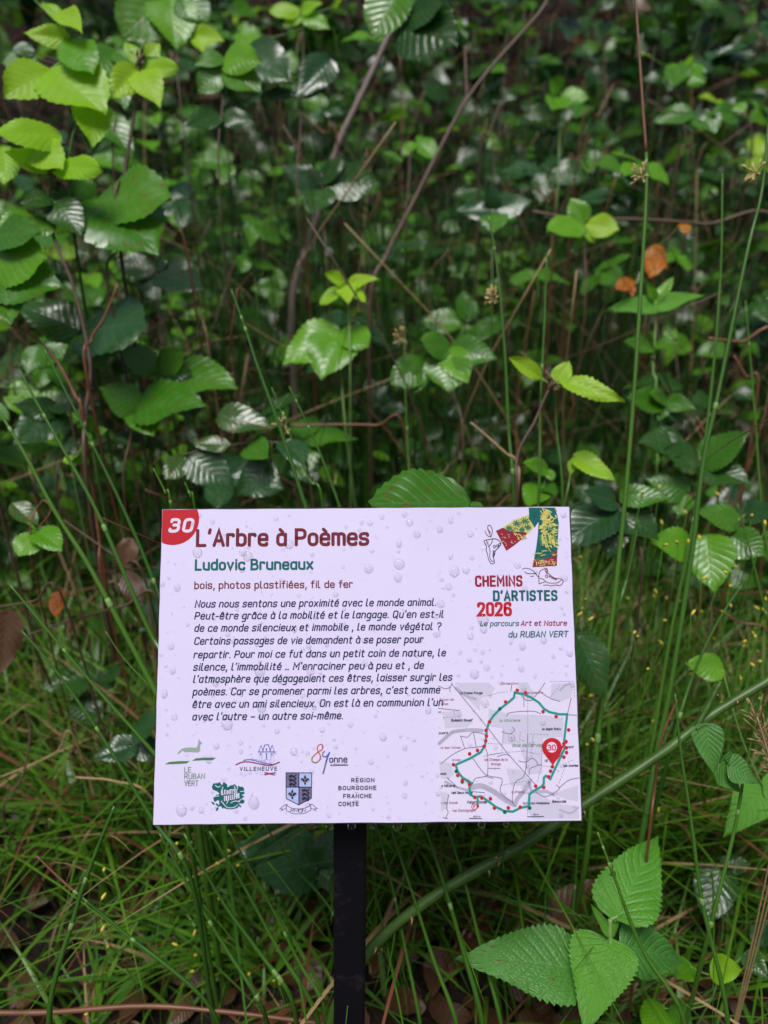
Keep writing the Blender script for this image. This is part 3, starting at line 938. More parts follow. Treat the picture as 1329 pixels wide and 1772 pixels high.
    S6 = lambda pts, w, m, z=Z1: straight(pts, w, m, z, q6)
    fill(b, [q6(*p) for p in [(98, 422), (262, 424), (262, 604), (98, 604)]], Z1, 0)
    fill(b, [q6(*p) for p in [(264, 424), (426, 424), (424, 604), (264, 604)]], Z1, 1)
    fill(b, [q6(*p) for p in [(98, 606), (262, 606), (260, 830), (98, 750)]], Z1, 1)
    fill(b, [q6(*p) for p in [(264, 606), (424, 606), (420, 750), (262, 830)]], Z1, 0)
    S6([(98, 422), (426, 424), (420, 748)], 0.9, 2, Z1 + DZ)
    S6([(420, 748), (258, 832), (98, 750), (98, 422)], 0.9, 2, Z1 + 1.5 * DZ)
    S6([(98, 605), (424, 605)], 0.9, 2, Z1 + 2 * DZ)
    S6([(263, 424), (260, 830)], 0.9, 2, Z1 + 2.5 * DZ)
    zz = Z1 + 3 * DZ
    for cx, cy in ((340, 512), (177, 695)):
        fill(b, [q6(cx + x, cy + y) for x, y in [(0, -66), (16, -30), (10, 10), (12, 50), (0, 70), (-12, 50), (-10, 10), (-16, -30)]], zz, 2)
        for s in (-1, 1):
            fill(b, [q6(cx + s * x, cy + y) for x, y in [(8, 12), (22, -20), (45, -22), (55, 0), (42, 14), (36, -2), (24, 14), (34, 26), (8, 22)]], zz + 0.3 * DZ, 2)
        S6([(cx, cy - 20), (cx, cy + 30)], 0.7, 5, zz + 0.6 * DZ)
        S6([(cx - 30, cy + 18), (cx + 30, cy + 18)], 0.8, 2, zz + 0.9 * DZ)
    rg = random.Random(2)
    for ox, oy in ((120, 440), (285, 620)):
        for k in range(3):
            y0 = oy + 18 + k * 52
            L6([(ox + 20, y0 + 15), (ox + 50, y0 - 5), (ox + 80, y0 + 12), (ox + 105, y0 - 8)], 1.7, 2, zz + k * 0.2 * DZ)
            L6([(ox + 30, y0 + 30), (ox + 60, y0 + 5), (ox + 70, y0 + 30)], 1.2, 2, zz + (1 + k * 0.2) * DZ)
            L6([(ox + 75, y0 + 8), (ox + 100, y0 + 32), (ox + 85, y0 + 36)], 1.2, 2, zz + (2 + k * 0.2) * DZ)
            L6([(ox + 22, y0 - 5), (ox + 40, y0 + 4), (ox + 20, y0 + 10)], 0.8, 2, zz + (3 + k * 0.2) * DZ)
    for k, pts in enumerate([[(98, 840), (180, 880), (270, 884), (350, 872), (410, 838)], [(100, 905), (180, 945), (265, 948), (350, 935), (412, 900)], [(98, 840), (100, 905)], [(410, 838), (412, 900)], [(98, 840), (118, 828), (85, 830), (15, 885), (55, 885), (30, 912), (98, 870)], [(410, 850), (392, 822), (430, 825), (495, 880), (458, 882), (478, 910), (412, 872)]]):
        straight(pts if k > 3 else pts, 0.6, 3, Z1 + k * 0.3 * DZ, q6)
    for s, x0, x1, yb in (('Y', 502, 506.5, 1405.5), ('M', 507.5, 514.5, 1406), ('O', 515.5, 521, 1406), ('N', 522, 527, 1405)):
        text(b, s, x0 - 1, x1, yb, 5.2, mat=3, weight=1.0)
    text(b, 'J', 499, 501.8, 1404.5, 5.0, mat=3, weight=1.0)
    part('coat_of_arms', b, ['slate', 'paleblue', 'black', 'navy', 'navy', 'tan'])
    # region lettering
    b = MB()
    for s, x0, x1, yb in (('REGION', 606, 646.3, 1354), ('BOURGOGNE', 583.6, 649.5, 1367.5), ('FRANCHE', 591.8, 641.3, 1381.4), ('COMTE', 583.6, 619, 1395)):
        text(b, s, x0, x1, yb, 7.0, mat=0, weight=1.35, gap=2.5, rad=2.0)
    for k, (x, y) in enumerate(((1005, 470), (995, 570), (995, 672), (1000, 775))):
        L6([(x - 18, y), (x, y + 5), (x + 18, y)], 1.0, 1, Z1 + 3 * DZ)
    part('region_logo', b, ['black', 'tan'])

    # trail map
    qm = lambda x, y: loc(750 + x / 5.316, 1170 + y / 5.316)
    b = MB()
    LM = lambda pts, w, m, z=Z1, c=False: line(pts, w, m, z, c, qm)
    SM = lambda pts, w, m, z=Z1: straight(pts, w, m, z, qm)
    FM = lambda pts, z, m: fill(b, [qm(*p) for p in pts], z, m)
    FM([(36, 50), (1296, 50), (1345, 1322), (56, 1315)], Z1 * 0.6, 8)
    FM([(190, 60), (500, 60), (560, 110), (520, 180), (430, 200), (420, 320), (330, 230), (240, 140)], Z1, 0)
    FM([(760, 60), (860, 55), (930, 190), (860, 230), (800, 200)], Z1, 0)
    FM([(1080, 70), (1290, 60), (1255, 200), (1160, 235), (1070, 200)], Z1, 0)
    FM([(80, 330), (240, 310), (240, 380), (360, 420), (300, 470), (100, 480)], Z1, 0)
    FM([(500, 300), (620, 330), (690, 350), (1000, 360), (1190, 380), (1180, 560), (1000, 570), (990, 900), (860, 900), (830, 800), (780, 640), (620, 620), (630, 480), (500, 460)], Z1, 0)
    FM([(660, 850), (790, 860), (860, 920), (860, 1000), (700, 1010)], Z1, 0)
    FM([(40, 780), (150, 800), (180, 900), (130, 950), (60, 940)], Z1, 0)
    FM([(60, 1060), (130, 1080), (120, 1210), (60, 1250)], Z1, 0)
    FM([(870, 1080), (1000, 1070), (1040, 1130), (1120, 1170), (1320, 1200), (1330, 1310), (900, 1310), (830, 1200)], Z1, 0)
    FM([(1100, 1080), (1320, 1000), (1320, 1150), (1200, 1130)], Z1, 0)
    def band(pts, w, m, z):
        LM(pts, w, m, z)
    band([(46, 620), (110, 560), (170, 515), (260, 500), (360, 495), (440, 500)], 6.0, 4, Z1 + 0.6 * DZ)
    band([(46, 615), (120, 555), (180, 512), (270, 500)], 2.5, 1, Z1 + 0.9 * DZ)
    band([(330, 1030), (430, 1010), (540, 1060), (640, 1130), (730, 1180)], 9.0, 4, Z1 + 0.6 * DZ)
    band([(450, 1020), (560, 1070), (680, 1150)], 3.0, 1, Z1 + 0.9 * DZ)
    band([(880, 960), (820, 1060), (760, 1130), (740, 1180)], 7.0, 4, Z1 + 0.7 * DZ)
    band([(870, 980), (900, 1060), (1020, 1060), (1090, 1090)], 5.0, 4, Z1 + 0.7 * DZ)
    band([(100, 970), (200, 1020), (310, 1050)], 4.0, 4, Z1 + 0.7 * DZ)
    band([(1160, 130), (1200, 90), (1250, 70)], 4.0, 4, Z1 + 0.7 * DZ)
    band([(200, 110), (290, 180), (380, 210)], 5.0, 4, Z1 + 0.7 * DZ)
    band([(1150, 1230), (1250, 1260), (1320, 1210)], 3.5, 4, Z1 + 0.7 * DZ)
    zl = Z1 + 1.4 * DZ
    roads = [[(165, 75), (385, 345), (510, 500), (690, 730), (835, 890), (930, 1000)], [(165, 60), (150, 100), (100, 115), (40, 90)], [(145, 95), (145, 145)],
             [(38, 295), (120, 305), (235, 315)], [(705, 140), (715, 75)], [(920, 195), (965, 140), (1020, 60)], [(965, 135), (1060, 200), (1155, 232)], [(825, 195), (825, 280)],
             [(665, 370), (700, 335), (900, 322), (980, 345)], [(240, 550), (305, 560), (360, 515), (470, 535)], [(240, 550), (280, 665)], [(360, 520), (385, 648)], [(280, 665), (460, 645)], [(60, 805), (170, 720), (280, 665)],
             [(470, 665), (490, 730), (490, 880), (470, 920), (380, 940), (350, 985)], [(485, 728), (620, 705)], [(350, 750), (470, 905), (620, 945), (605, 1060), (720, 1170), (745, 1200)], [(490, 848), (605, 848)],
             [(460, 920), (540, 940)], [(860, 525), (835, 890), (740, 980), (715, 1140), (745, 1200)], [(775, 780), (840, 790), (905, 755), (950, 815), (880, 850), (870, 910)], [(950, 815), (985, 815)],
             [(1145, 1030), (1230, 960), (1330, 935)], [(930, 1065), (1020, 1110), (1145, 1040), (1120, 1000)], [(1225, 355), (1310, 360)], [(1225, 350), (1260, 200)], [(75, 1300), (120, 1310)], [(130, 1090), (110, 1210), (125, 1250), (100, 1310)], [(330, 1060), (460, 1072)], [(580, 740), (650, 720), (700, 735)], [(620, 510), (690, 530), (740, 500), (720, 470)], [(800, 170), (850, 225), (930, 215)], [(120, 940), (210, 1020)]]
    for i, pts in enumerate(roads):
        LM(pts, 0.8, 2, zl + i * 0.00000008)
    dashes = [[(860, 160), (860, 520)], [(640, 490), (620, 700)], [(715, 490), (708, 590), (800, 610)], [(790, 510), (785, 600)], [(880, 530), (1060, 540)], [(490, 620), (630, 625)], [(620, 705), (800, 690), (870, 700), (980, 720)], [(910, 540), (890, 700), (895, 760)], [(610, 1005), (740, 980), (860, 965)], [(950, 820), (1080, 835)], [(990, 620), (985, 820), (945, 980)], [(1200, 810), (1280, 765)], [(1200, 830), (1140, 1000)], [(1100, 855), (1160, 880)], [(855, 1190), (855, 1310)], [(80, 380), (240, 372)], [(180, 320), (185, 375)], [(1070, 190), (1160, 80)], [(500, 180), (600, 150), (690, 145)], [(1065, 50), (1200, 48), (1290, 50)], [(1285, 60), (1290, 200)], [(800, 590), (850, 600)]]
    for i, pts in enumerate(dashes):
        for (xa, ya), (xb, yb) in zip(pts, pts[1:]):
            ln = math.hypot(xb - xa, yb - ya)
            n = max(1, int(ln / 26))
            for k in range(n):
                t0, t1 = k / n, (k + 0.6) / n
                ribbon(b, [np.array(qm(xa + (xb - xa) * t0, ya + (yb - ya) * t0)), np.array(qm(xa + (xb - xa) * t1, ya + (yb - ya) * t1))], 0.75 * MMPX, zl, 2, caps=False)
    part_map = MB()
    names = [("la Fosse Rouge", 238, 445, 166, 3, 3.6), ("Canteen Eror", 615, 772, 78, 5, 3.4), ("la Rue Dasserie", 800, 1000, 162, 5, 3.4), ("Buisson Souef", 155, 352, 418, 3, 4.0), ("la Villotterie", 600, 790, 420, 6, 4.0),
             ("le Sapin Rollu", 990, 1165, 498, 3, 3.8), ("Bois de Corvise", 718, 1000, 652, 6, 5.0), ("les Champs de la", 458, 672, 780, 5, 3.8), ("Grange", 520, 610, 820, 5, 3.8), ("Valprofonde", 295, 480, 1172, 3, 4.2),
             ("la Haute Madeleine", 812, 1056, 1180, 3, 3.6), ("Beauvais", 1082, 1210, 1165, 3, 4.0), ("les Deux Haies", 155, 350, 1084, 3, 3.8), ("a Millerie", 62, 190, 1020, 3, 3.6), ("la Prierie", 708, 820, 1078, 5, 3.8),
             ("les Acaries", 1185, 1322, 834, 3, 3.6), ("nord", 1225, 1278, 662, 3, 3.6), ("les Chataigniers", 165, 375, 1248, 5, 3.8), ("ouard", 40, 122, 534, 3, 3.8), ("Fouan de", 50, 178, 225, 5, 3.4), ("tales", 60, 128, 265, 5, 3.4), ("le des Valles", 55, 240, 668, 5, 3.4),
             ("le Leau", 162, 240, 780, 5, 3.4), ("oats", 52, 108, 908, 3, 3.6), ("a des Glands", 60, 212, 1176, 5, 3.4), ("l'E", 1015, 1042, 790, 3, 3.6), ("500 m", 355, 420, 1298, 3, 2.2), ("500 m", 905, 955, 1280, 3, 2.2), ("es", 38, 62, 338, 5, 3.0)]
    for s, xa, xb, yb, m, cp in names:
        text(b, s, 750 + xa / 5.316, 750 + xb / 5.316, 1170 + yb / 5.316, cp * 1.12, Z1 + 2.2 * DZ, m, 1.05 if m != 3 else 1.3, 0.12)
    SM([(320, 1309), (430, 1309)], 0.9, 3, Z1 + 2 * DZ)
    SM([(855, 1294), (1002, 1291)], 0.9, 3, Z1 + 2 * DZ)
    part('trail_map', b, ['mapgrey', 'mapgrey2', 'mapline', 'navy', 'mapmid', 'pink', 'sage', 'mapline', 'white'])
    b = MB()
    route = [(740, 150), (735, 195), (690, 235), (600, 305), (540, 370), (500, 430), (482, 500), (475, 580), (465, 640), (425, 700), (330, 755), (195, 815), (215, 880), (260, 935), (345, 985), (322, 1015), (325, 1085), (365, 1112), (430, 1105), (480, 1140), (560, 1200), (640, 1240), (720, 1245), (790, 1210), (868, 1195), (872, 1085), (920, 1050), (985, 1015), (1005, 990), (1005, 935), (1025, 915), (1065, 945), (1110, 850), (1195, 670), (1195, 580), (1212, 440), (1222, 350), (1150, 350), (1060, 330), (1010, 300), (960, 240), (890, 195), (820, 165), (740, 150)]
    ribbon(b, [np.array(qm(*p)) for p in route], 3.9 * MMPX, Z1 + 3 * DZ, 0)
    SM([(395, 1110), (398, 1195)], 3.6, 0, Z1 + 3.3 * DZ)
    part('trail_route', b, ['teal'])
    b = MB()
    def dot(x, y, r, m, z, n=18):
        c = qm(x, y)
        fill(b, [(c[0] + r * MMPX * math.cos(t), c[1] + r * MMPX * math.sin(t)) for t in np.linspace(0, 2 * math.pi, n, endpoint=False)], z, m)
    for i, (x, y) in enumerate([(764, 130), (842, 153), (657, 237), (1001, 326), (1121, 371), (508, 420), (476, 498), (479, 550), (472, 595), (457, 646), (396, 682), (324, 714), (175, 814), (214, 912), (257, 957), (321, 995), (370, 1114), (435, 1120), (514, 1127), (550, 1212), (678, 1211), (787, 1204), (392, 1195), (930, 1010), (1004, 1022), (1050, 925), (1067, 873), (1085, 832), (1235, 494), (1211, 602), (1213, 658), (1215, 702), (1190, 744), (1190, 622)]):
        dot(x, y, 3.1, 0, Z1 + (4 + 0.02 * i) * DZ)
    for x, y in ((604, 300), (200, 875), (255, 972), (645, 1250), (874, 1212)):
        dot(x, y, 3.1, 1, Z1 + 3.8 * DZ)
    dot(366, 1200, 5.2, 0, Z1 + 5 * DZ)
    dot(366, 1200, 4.0, 2, Z1 + 6 * DZ)
    text(b, 'P', 817.2, 820.6, 1398.3, 5.2, Z1 + 7 * DZ, 0, 1.2)
    part('route_stops', b, ['red', 'darkgreen', 'white'])
    b = MB()
    pin = [(1090, 820), (1045, 760), (1000, 700), (988, 640)] + [(1080 + 92 * math.cos(t), 655 + 88 * math.sin(t)) for t in np.linspace(math.pi * 1.05, math.pi * 1.95, 16)] + [(1175, 640), (1210, 620), (1175, 665), (1150, 740), (1105, 790)]
    fill(b, [qm(*p) for p in pin], Z1 + 8 * DZ, 0)
    dot(1079, 653, 8.8, 1, Z1 + 9 * DZ, 30)
    text(b, '30', 945.5, 960, 1298.5, 9.6, Z1 + 10 * DZ, 0, 1.1)
    part('map_pin', b, ['red', 'white'])

    # rain on the face
    mw, N, L, bs = base_mat('rain_water')
    bs.inputs['Base Color'].default_value = (1, 1, 1, 1)
    bs.inputs['Roughness'].default_value = 0.0
    bs.inputs['IOR'].default_value = 1.33
    bs.inputs['Transmission Weight'].default_value = 1.0
    tp = N.new('ShaderNodeBsdfTransparent')
    ms = N.new('ShaderNodeMixShader')
    lw = N.new('ShaderNodeLayerWeight')
    lw.inputs['Blend'].default_value = 0.5
    L.new(math_node(N, L, 'ADD', math_node(N, L, 'MULTIPLY', math_node(N, L, 'POWER', lw.outputs['Facing'], 0.9), 1.2), 0.10), ms.inputs[0])
    L.new(tp.outputs[0], ms.inputs[1])
    L.new(bs.outputs[0], ms.inputs[2])
    L.new(ms.outputs[0], N['Material Output'].inputs['Surface'])

    def drop_geo(seed, nr=8, ns=20):
        rg = random.Random(seed)
        st, sk = rg.uniform(0.95, 1.3), rg.uniform(0.0, 0.25)
        ph = rg.uniform(0, 6)
        v, f = [], []
        for i in range(nr):
            t = i / nr
            z = 0.55 * math.sin(t * math.pi / 2)
            r = (1 - (z / 0.55) ** 2.4) ** (1 / 2.0) if i else 1.0
            for j in range(ns):
                a = 2 * math.pi * j / ns
                x = r * math.cos(a) * (1 + 0.06 * math.sin(2 * a + ph))
                y = r * math.sin(a) * st - sk * z
                if y > 0:
                    x *= 1 - 0.15 * (st - 0.95) * y * 3
                v.append((x, y, z))
        v.append((0, -sk * 0.55, 0.55))
        for i in range(nr - 1):
            for j in range(ns):
                f.append((i * ns + j, i * ns + (j + 1) % ns, (i + 1) * ns + (j + 1) % ns, (i + 1) * ns + j))
        for j in range(ns):
            f.append(((nr - 1) * ns + j, (nr - 1) * ns + (j + 1) % ns, nr * ns))
        return v, f
    geos = [drop_geo(i) for i in range(5)]
    meshes = []
    for v, f in geos:
        mbd = MB()
        mbd.add(v, f)
        meshes.append(mbd.mesh('raindrop', [mw]))
    rg = random.Random(21)
    known = [(690, 975, 9.5), (786, 988, 8.5), (806, 986, 6.5), (428, 962, 8.5), (341, 955, 9), (637, 983, 8.5), (688, 999, 7), (721, 924, 6.5), (709, 904, 6), (761, 916, 6), (814, 924, 5.5), (776, 1015, 6), (762, 1044, 7), (755, 1096, 7), (835, 1072, 10), (836, 1088, 6.5), (820, 1166, 8), (841, 1155, 6), (901, 1156, 5.5), (391, 1252, 10), (437, 1388, 9), (507, 1300, 6.5), (312, 1402, 9), (661, 1275, 6.5), (740, 1228, 5.5), (448, 1162, 9), (451, 1224, 7.5), (536, 1161, 7), (420, 955, 7), (500, 941, 8), (700, 890, 5), (895, 978, 6), (606, 1388, 7), (360, 1313, 6), (940, 1108, 6), (903, 1118, 6), (813, 1100, 6), (640, 905, 5), (884, 1276, 6), (838, 1216, 6.5), (372, 1290, 6), (372, 1180, 6), (640, 1318, 5), (690, 940, 6), (780, 900, 5), (330, 905, 5), (300, 1240, 6), (280, 1010, 5.5), (283, 1200, 6), (306, 1016, 6), (295, 1118, 6), (298, 1160, 5.5), (415, 1285, 4.5), (556, 1262, 5), (478, 1265, 5), (976, 1000, 6), (975, 890, 6), (925, 890, 5), (985, 1130, 6), (905, 1190, 5)]
    drops = list(known)
    tries = 0
    while len(drops) < 620 and tries < 30000:
        tries += 1
        s = 1.3 + 3.6 * rg.random() ** 2.2
        x, y = rg.uniform(272, 995), rg.uniform(888, 1416)
        u = loc(x, y)
        if not (s * MMPX < u[0] < SIGN_W - s * MMPX and -SIGN_H + s * MMPX < u[1] < -s * MMPX):
            continue
        if all((x - q_[0]) ** 2 + (y - q_[1]) ** 2 > (s + q_[2] + 1.0) ** 2 for q_ in drops):
            drops.append((x, y, s))
    drops.sort(key=lambda d: -d[2])
    small = MB()
    for i, (x, y, s) in enumerate(drops):
        u = loc(x, y)
        k = rg.randrange(5)
        sc = s * MMPX
        zz = -0.00004
        if i < 90:
            o = link('raindrop', meshes[k], panel)
            o.location = (u[0], u[1], zz)
            o.rotation_euler = (0, 0, rg.uniform(-0.25, 0.25))
            o.scale = (sc, sc, sc * rg.uniform(0.8, 1.1))
        else:
            small.add([(u[0] + a * sc, u[1] + b_ * sc, zz + c * sc * 0.8) for a, b_, c in geos[k][0]], geos[k][1])
    o = link('fine_rain_beads', small.mesh('fine_rain_beads', [mw]), panel)
    o['kind'] = 'stuff'
    # drops hanging from the lower edge
    hv = MB()
    prof_h = [(0.0, 0.35), (0.75, 0.3), (1.0, -0.2), (1.0, -0.75), (0.82, -1.3), (0.45, -1.62), (0.0, -1.72)]
    vv, ff = [], []
    for i, (r, y) in enumerate(prof_h):
        for j in range(12):
            a = 2 * math.pi * j / 12
            vv.append((r * math.cos(a), y, r * math.sin(a) * 0.8))
    for i in range(len(prof_h) - 1):
        for j in range(12):
            ff.append((i * 12 + j, i * 12 + (j + 1) % 12, (i + 1) * 12 + (j + 1) % 12, (i + 1) * 12 + j))
    hv.add(vv, ff)
    hm = hv.mesh('hanging_drop', [mw])
    for x, y, s in [(568, 1428, 6), (606, 1427, 7), (644, 1427, 5.5), (685, 1426, 8), (729, 1426, 6), (781, 1425, 6.5), (832, 1424, 6.5), (874, 1424, 5), (318, 1430, 3.5), (540, 1429, 3.5), (955, 1423, 3.5)]:
        u = loc(x, y - 1)
        o = link('hanging_drop', hm, panel)
        sc = s * MMPX
        o.location = (u[0], min(u[1], -SIGN_H) - 0.0009, -0.0022)
        o.scale = (sc, sc * 0.85, sc)
    return foot


def smooth2(pts, closed=False, step=4):
    k = len(pts)
    if k < 3:
        return pts
    out = []
    rng = range(k) if closed else range(k - 1)
    for i in rng:
        p1, p2 = pts[i], pts[(i + 1) % k]
        p0 = pts[i - 1] if (closed or i > 0) else 2 * p1 - p2
        p3 = pts[(i + 2) % k] if (closed or i + 2 < k) else 2 * p2 - p1
        for s in range(step):
            t = s / step
            out.append(0.5 * ((2 * p1) + (p2 - p0) * t + (2 * p0 - 5 * p1 + 4 * p2 - p3) * t * t + (3 * p1 - p0 - 3 * p2 + p3) * t ** 3))
    if not closed:
        out.append(pts[-1])
    return out


FOOT = build_sign()

# ------------------------------------------------------------------ plants placed one by one
LAND = []                                        # (pixel x, pixel y, phrase) of things one can find, for the labels of the rest
USED = set()
rl = random.Random(77)


def world_pts(pts, d):
    return [P(q[0], q[1], q[2] if len(q) > 2 else d) for q in pts]


def plant(name, label, cat, d, stem, leaves, r=0.0016, tone='mid', stone='brown', short=None, group=None, ground=True, bud=None, gdx=0.0, meshes=None, thorns=0):
    """stem: pixel points (x, y[, depth]); leaves: (base x, base y, tip x, tip y[, tone[, width[, depth shift of the tip[, kind]]]])"""
    pts = world_pts(stem, d)
    if ground:
        last = pts[-1]
        g = to_ground(last, gdx + R(-0.04, 0.04), R(0.0, 0.10))
        pts = pts + [last.lerp(g, 0.5) + Vector((R(-.01, .01), 0, 0)), g]
    base = pts[-1]
    root = thing(name, base, label, cat, group)
    path = smooth_path(pts, 6)
    b = MB()
    k = len(path)
    b.tube([p - base for p in path], [r * (0.62 + 0.5 * i / k) * (1 + 0.12 * math.sin(i * 1.9)) for i in range(k)], 7)
    for i in range(thorns):
        j = rl.randrange(1, k - 1)
        t = (path[j + 1] - path[j - 1]).normalized()
        a = t.cross(Vector((rl.uniform(-1, 1), rl.uniform(-1, 1), rl.uniform(-1, 1)))).normalized()
        p = path[j] - base
        b.tube([p + a * r * 0.7, p + a * r * 1.4 - t * r * 0.1, p + a * r * 2.5 + t * r * 0.5], [r * 0.45, r * 0.25, r * 0.03], 5)
    if bud:
        for i in range(16):
            p = P(bud[0] + rl.uniform(-7, 7), bud[1] + rl.uniform(-10, 10), d + rl.uniform(-0.006, 0.004)) - base
            e = p + Vector((rl.uniform(-.008, .008), rl.uniform(-.006, .006), rl.uniform(0.002, .012)))
            b.tube([p, p.lerp(e, .5), e], [0.0008, 0.0020, 0.0004], 5, 1)
    link('stem', b.mesh('stem', [STEM[stone], MAT_BUD]), root)
    cx = cy = 0
    for lf in leaves:
        bx, by, tx, ty = lf[:4]
        tn = lf[4] if len(lf) > 4 and lf[4] else tone
        wr = lf[5] if len(lf) > 5 and lf[5] else 1.0
        dd = lf[6] if len(lf) > 6 and lf[6] is not None else rl.uniform(-0.035, 0.0)
        kind = lf[7] if len(lf) > 7 else None
        me = {'lance': LANCE, 'heart': HEART, None: LEAFLET}[kind]
        pb, pt = P(bx, by, d), P(tx, ty, d + dd)
        o = link('leaf', rl.choice(me), root, TONE[tn])
        m = leaf_matrix(pb, pt, wr * (1.0 if kind else 0.88), rl.uniform(-0.22, 0.22) if not kind else rl.uniform(-0.12, 0.12), 0.50)
        m.translation -= base
        o.matrix_basis = m
        # petiole to the nearest stem point
        near = min(path, key=lambda q: (q - pb).length)
        if 0.004 < (near - pb).length < 0.30:
            mid = near.lerp(pb, 0.5) + Vector((0, 0, -0.08 * (near - pb).length))
            petb = MB()
            petb.tube([q - base for q in smooth_path([near, mid, pb], 3)], [r * 0.55] * 6 + [r * 0.4], 5)
            link('petiole', petb.mesh('petiole', [STEM['palegreen' if tone in ('lime', 'bright', 'hairy') else stone]]), root)
        cx += (bx + tx) / 2
        cy += (by + ty) / 2
    if short and leaves:
        LAND.append((cx / len(leaves), cy / len(leaves), short))
    return root


B = 'bramble_spray'
# upper left
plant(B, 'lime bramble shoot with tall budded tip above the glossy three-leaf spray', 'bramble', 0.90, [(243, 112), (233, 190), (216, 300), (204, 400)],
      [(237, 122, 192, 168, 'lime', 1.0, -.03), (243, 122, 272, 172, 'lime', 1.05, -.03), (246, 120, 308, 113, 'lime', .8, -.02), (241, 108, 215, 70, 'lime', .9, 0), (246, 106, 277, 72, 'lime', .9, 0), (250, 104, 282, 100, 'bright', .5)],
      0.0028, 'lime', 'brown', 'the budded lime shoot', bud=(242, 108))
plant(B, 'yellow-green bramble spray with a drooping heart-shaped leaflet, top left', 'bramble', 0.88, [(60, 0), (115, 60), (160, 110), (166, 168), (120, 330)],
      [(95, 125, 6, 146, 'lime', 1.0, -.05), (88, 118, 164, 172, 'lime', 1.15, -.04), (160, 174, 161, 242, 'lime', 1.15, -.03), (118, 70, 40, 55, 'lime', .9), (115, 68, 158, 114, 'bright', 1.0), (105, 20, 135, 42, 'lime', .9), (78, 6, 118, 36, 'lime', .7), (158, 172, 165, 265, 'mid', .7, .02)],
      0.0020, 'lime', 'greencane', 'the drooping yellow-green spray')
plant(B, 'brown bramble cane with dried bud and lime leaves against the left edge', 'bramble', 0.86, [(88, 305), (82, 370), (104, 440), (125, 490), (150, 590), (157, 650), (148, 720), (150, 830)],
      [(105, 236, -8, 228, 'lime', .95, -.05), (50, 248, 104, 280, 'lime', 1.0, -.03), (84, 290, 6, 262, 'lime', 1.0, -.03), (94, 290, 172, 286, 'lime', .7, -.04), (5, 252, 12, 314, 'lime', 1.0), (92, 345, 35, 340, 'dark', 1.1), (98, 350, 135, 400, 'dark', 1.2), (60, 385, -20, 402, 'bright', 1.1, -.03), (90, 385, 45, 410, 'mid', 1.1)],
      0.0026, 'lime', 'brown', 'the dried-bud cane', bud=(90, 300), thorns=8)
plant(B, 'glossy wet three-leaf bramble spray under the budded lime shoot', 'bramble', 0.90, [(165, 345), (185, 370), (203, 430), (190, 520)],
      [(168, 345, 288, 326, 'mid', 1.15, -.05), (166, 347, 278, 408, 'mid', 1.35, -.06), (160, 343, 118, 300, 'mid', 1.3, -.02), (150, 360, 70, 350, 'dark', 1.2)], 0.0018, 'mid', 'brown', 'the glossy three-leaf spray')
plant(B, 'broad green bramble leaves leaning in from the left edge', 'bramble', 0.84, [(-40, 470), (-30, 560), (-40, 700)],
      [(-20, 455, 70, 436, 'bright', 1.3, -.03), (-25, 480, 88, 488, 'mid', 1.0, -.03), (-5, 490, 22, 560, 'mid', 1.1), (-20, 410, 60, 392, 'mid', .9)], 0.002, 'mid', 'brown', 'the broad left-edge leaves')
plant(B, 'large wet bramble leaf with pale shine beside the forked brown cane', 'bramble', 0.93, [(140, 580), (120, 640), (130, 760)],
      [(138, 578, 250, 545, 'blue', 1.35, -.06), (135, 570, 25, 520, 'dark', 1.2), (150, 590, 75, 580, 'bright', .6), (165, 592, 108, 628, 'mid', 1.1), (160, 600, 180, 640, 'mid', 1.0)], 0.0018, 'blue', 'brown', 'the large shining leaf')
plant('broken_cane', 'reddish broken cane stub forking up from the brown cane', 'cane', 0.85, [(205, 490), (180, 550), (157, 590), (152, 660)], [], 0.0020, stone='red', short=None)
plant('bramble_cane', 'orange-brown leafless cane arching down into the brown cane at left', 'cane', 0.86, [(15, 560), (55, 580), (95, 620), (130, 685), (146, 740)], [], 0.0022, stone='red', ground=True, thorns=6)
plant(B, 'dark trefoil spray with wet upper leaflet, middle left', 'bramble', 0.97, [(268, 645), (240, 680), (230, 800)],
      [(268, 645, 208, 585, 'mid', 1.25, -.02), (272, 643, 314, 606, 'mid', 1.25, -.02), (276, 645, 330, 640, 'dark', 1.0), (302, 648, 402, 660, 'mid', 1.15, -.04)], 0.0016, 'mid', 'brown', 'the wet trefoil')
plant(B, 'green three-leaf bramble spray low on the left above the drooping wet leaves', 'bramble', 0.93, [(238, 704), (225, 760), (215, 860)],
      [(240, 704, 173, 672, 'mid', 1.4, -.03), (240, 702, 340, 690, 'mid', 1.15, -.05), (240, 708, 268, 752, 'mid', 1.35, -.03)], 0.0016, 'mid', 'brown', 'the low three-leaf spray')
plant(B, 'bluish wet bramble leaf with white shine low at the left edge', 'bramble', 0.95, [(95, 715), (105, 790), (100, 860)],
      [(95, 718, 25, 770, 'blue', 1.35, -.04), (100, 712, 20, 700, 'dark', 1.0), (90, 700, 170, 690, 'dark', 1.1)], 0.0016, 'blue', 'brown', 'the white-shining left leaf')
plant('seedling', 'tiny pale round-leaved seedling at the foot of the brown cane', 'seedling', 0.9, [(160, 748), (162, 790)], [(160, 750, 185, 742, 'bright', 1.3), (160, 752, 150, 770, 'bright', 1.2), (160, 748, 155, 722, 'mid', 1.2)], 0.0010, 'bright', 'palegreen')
plant('seedling', 'tiny lime seedling left of the brown cane, near the leaning rush stalks', 'seedling', 0.88, [(130, 790), (128, 830)], [(130, 792, 110, 800, 'lime', 1.2), (131, 792, 150, 798, 'bright', 1.2), (130, 790, 138, 775, 'bright', 1.2)], 0.0010, 'bright', 'palegreen')
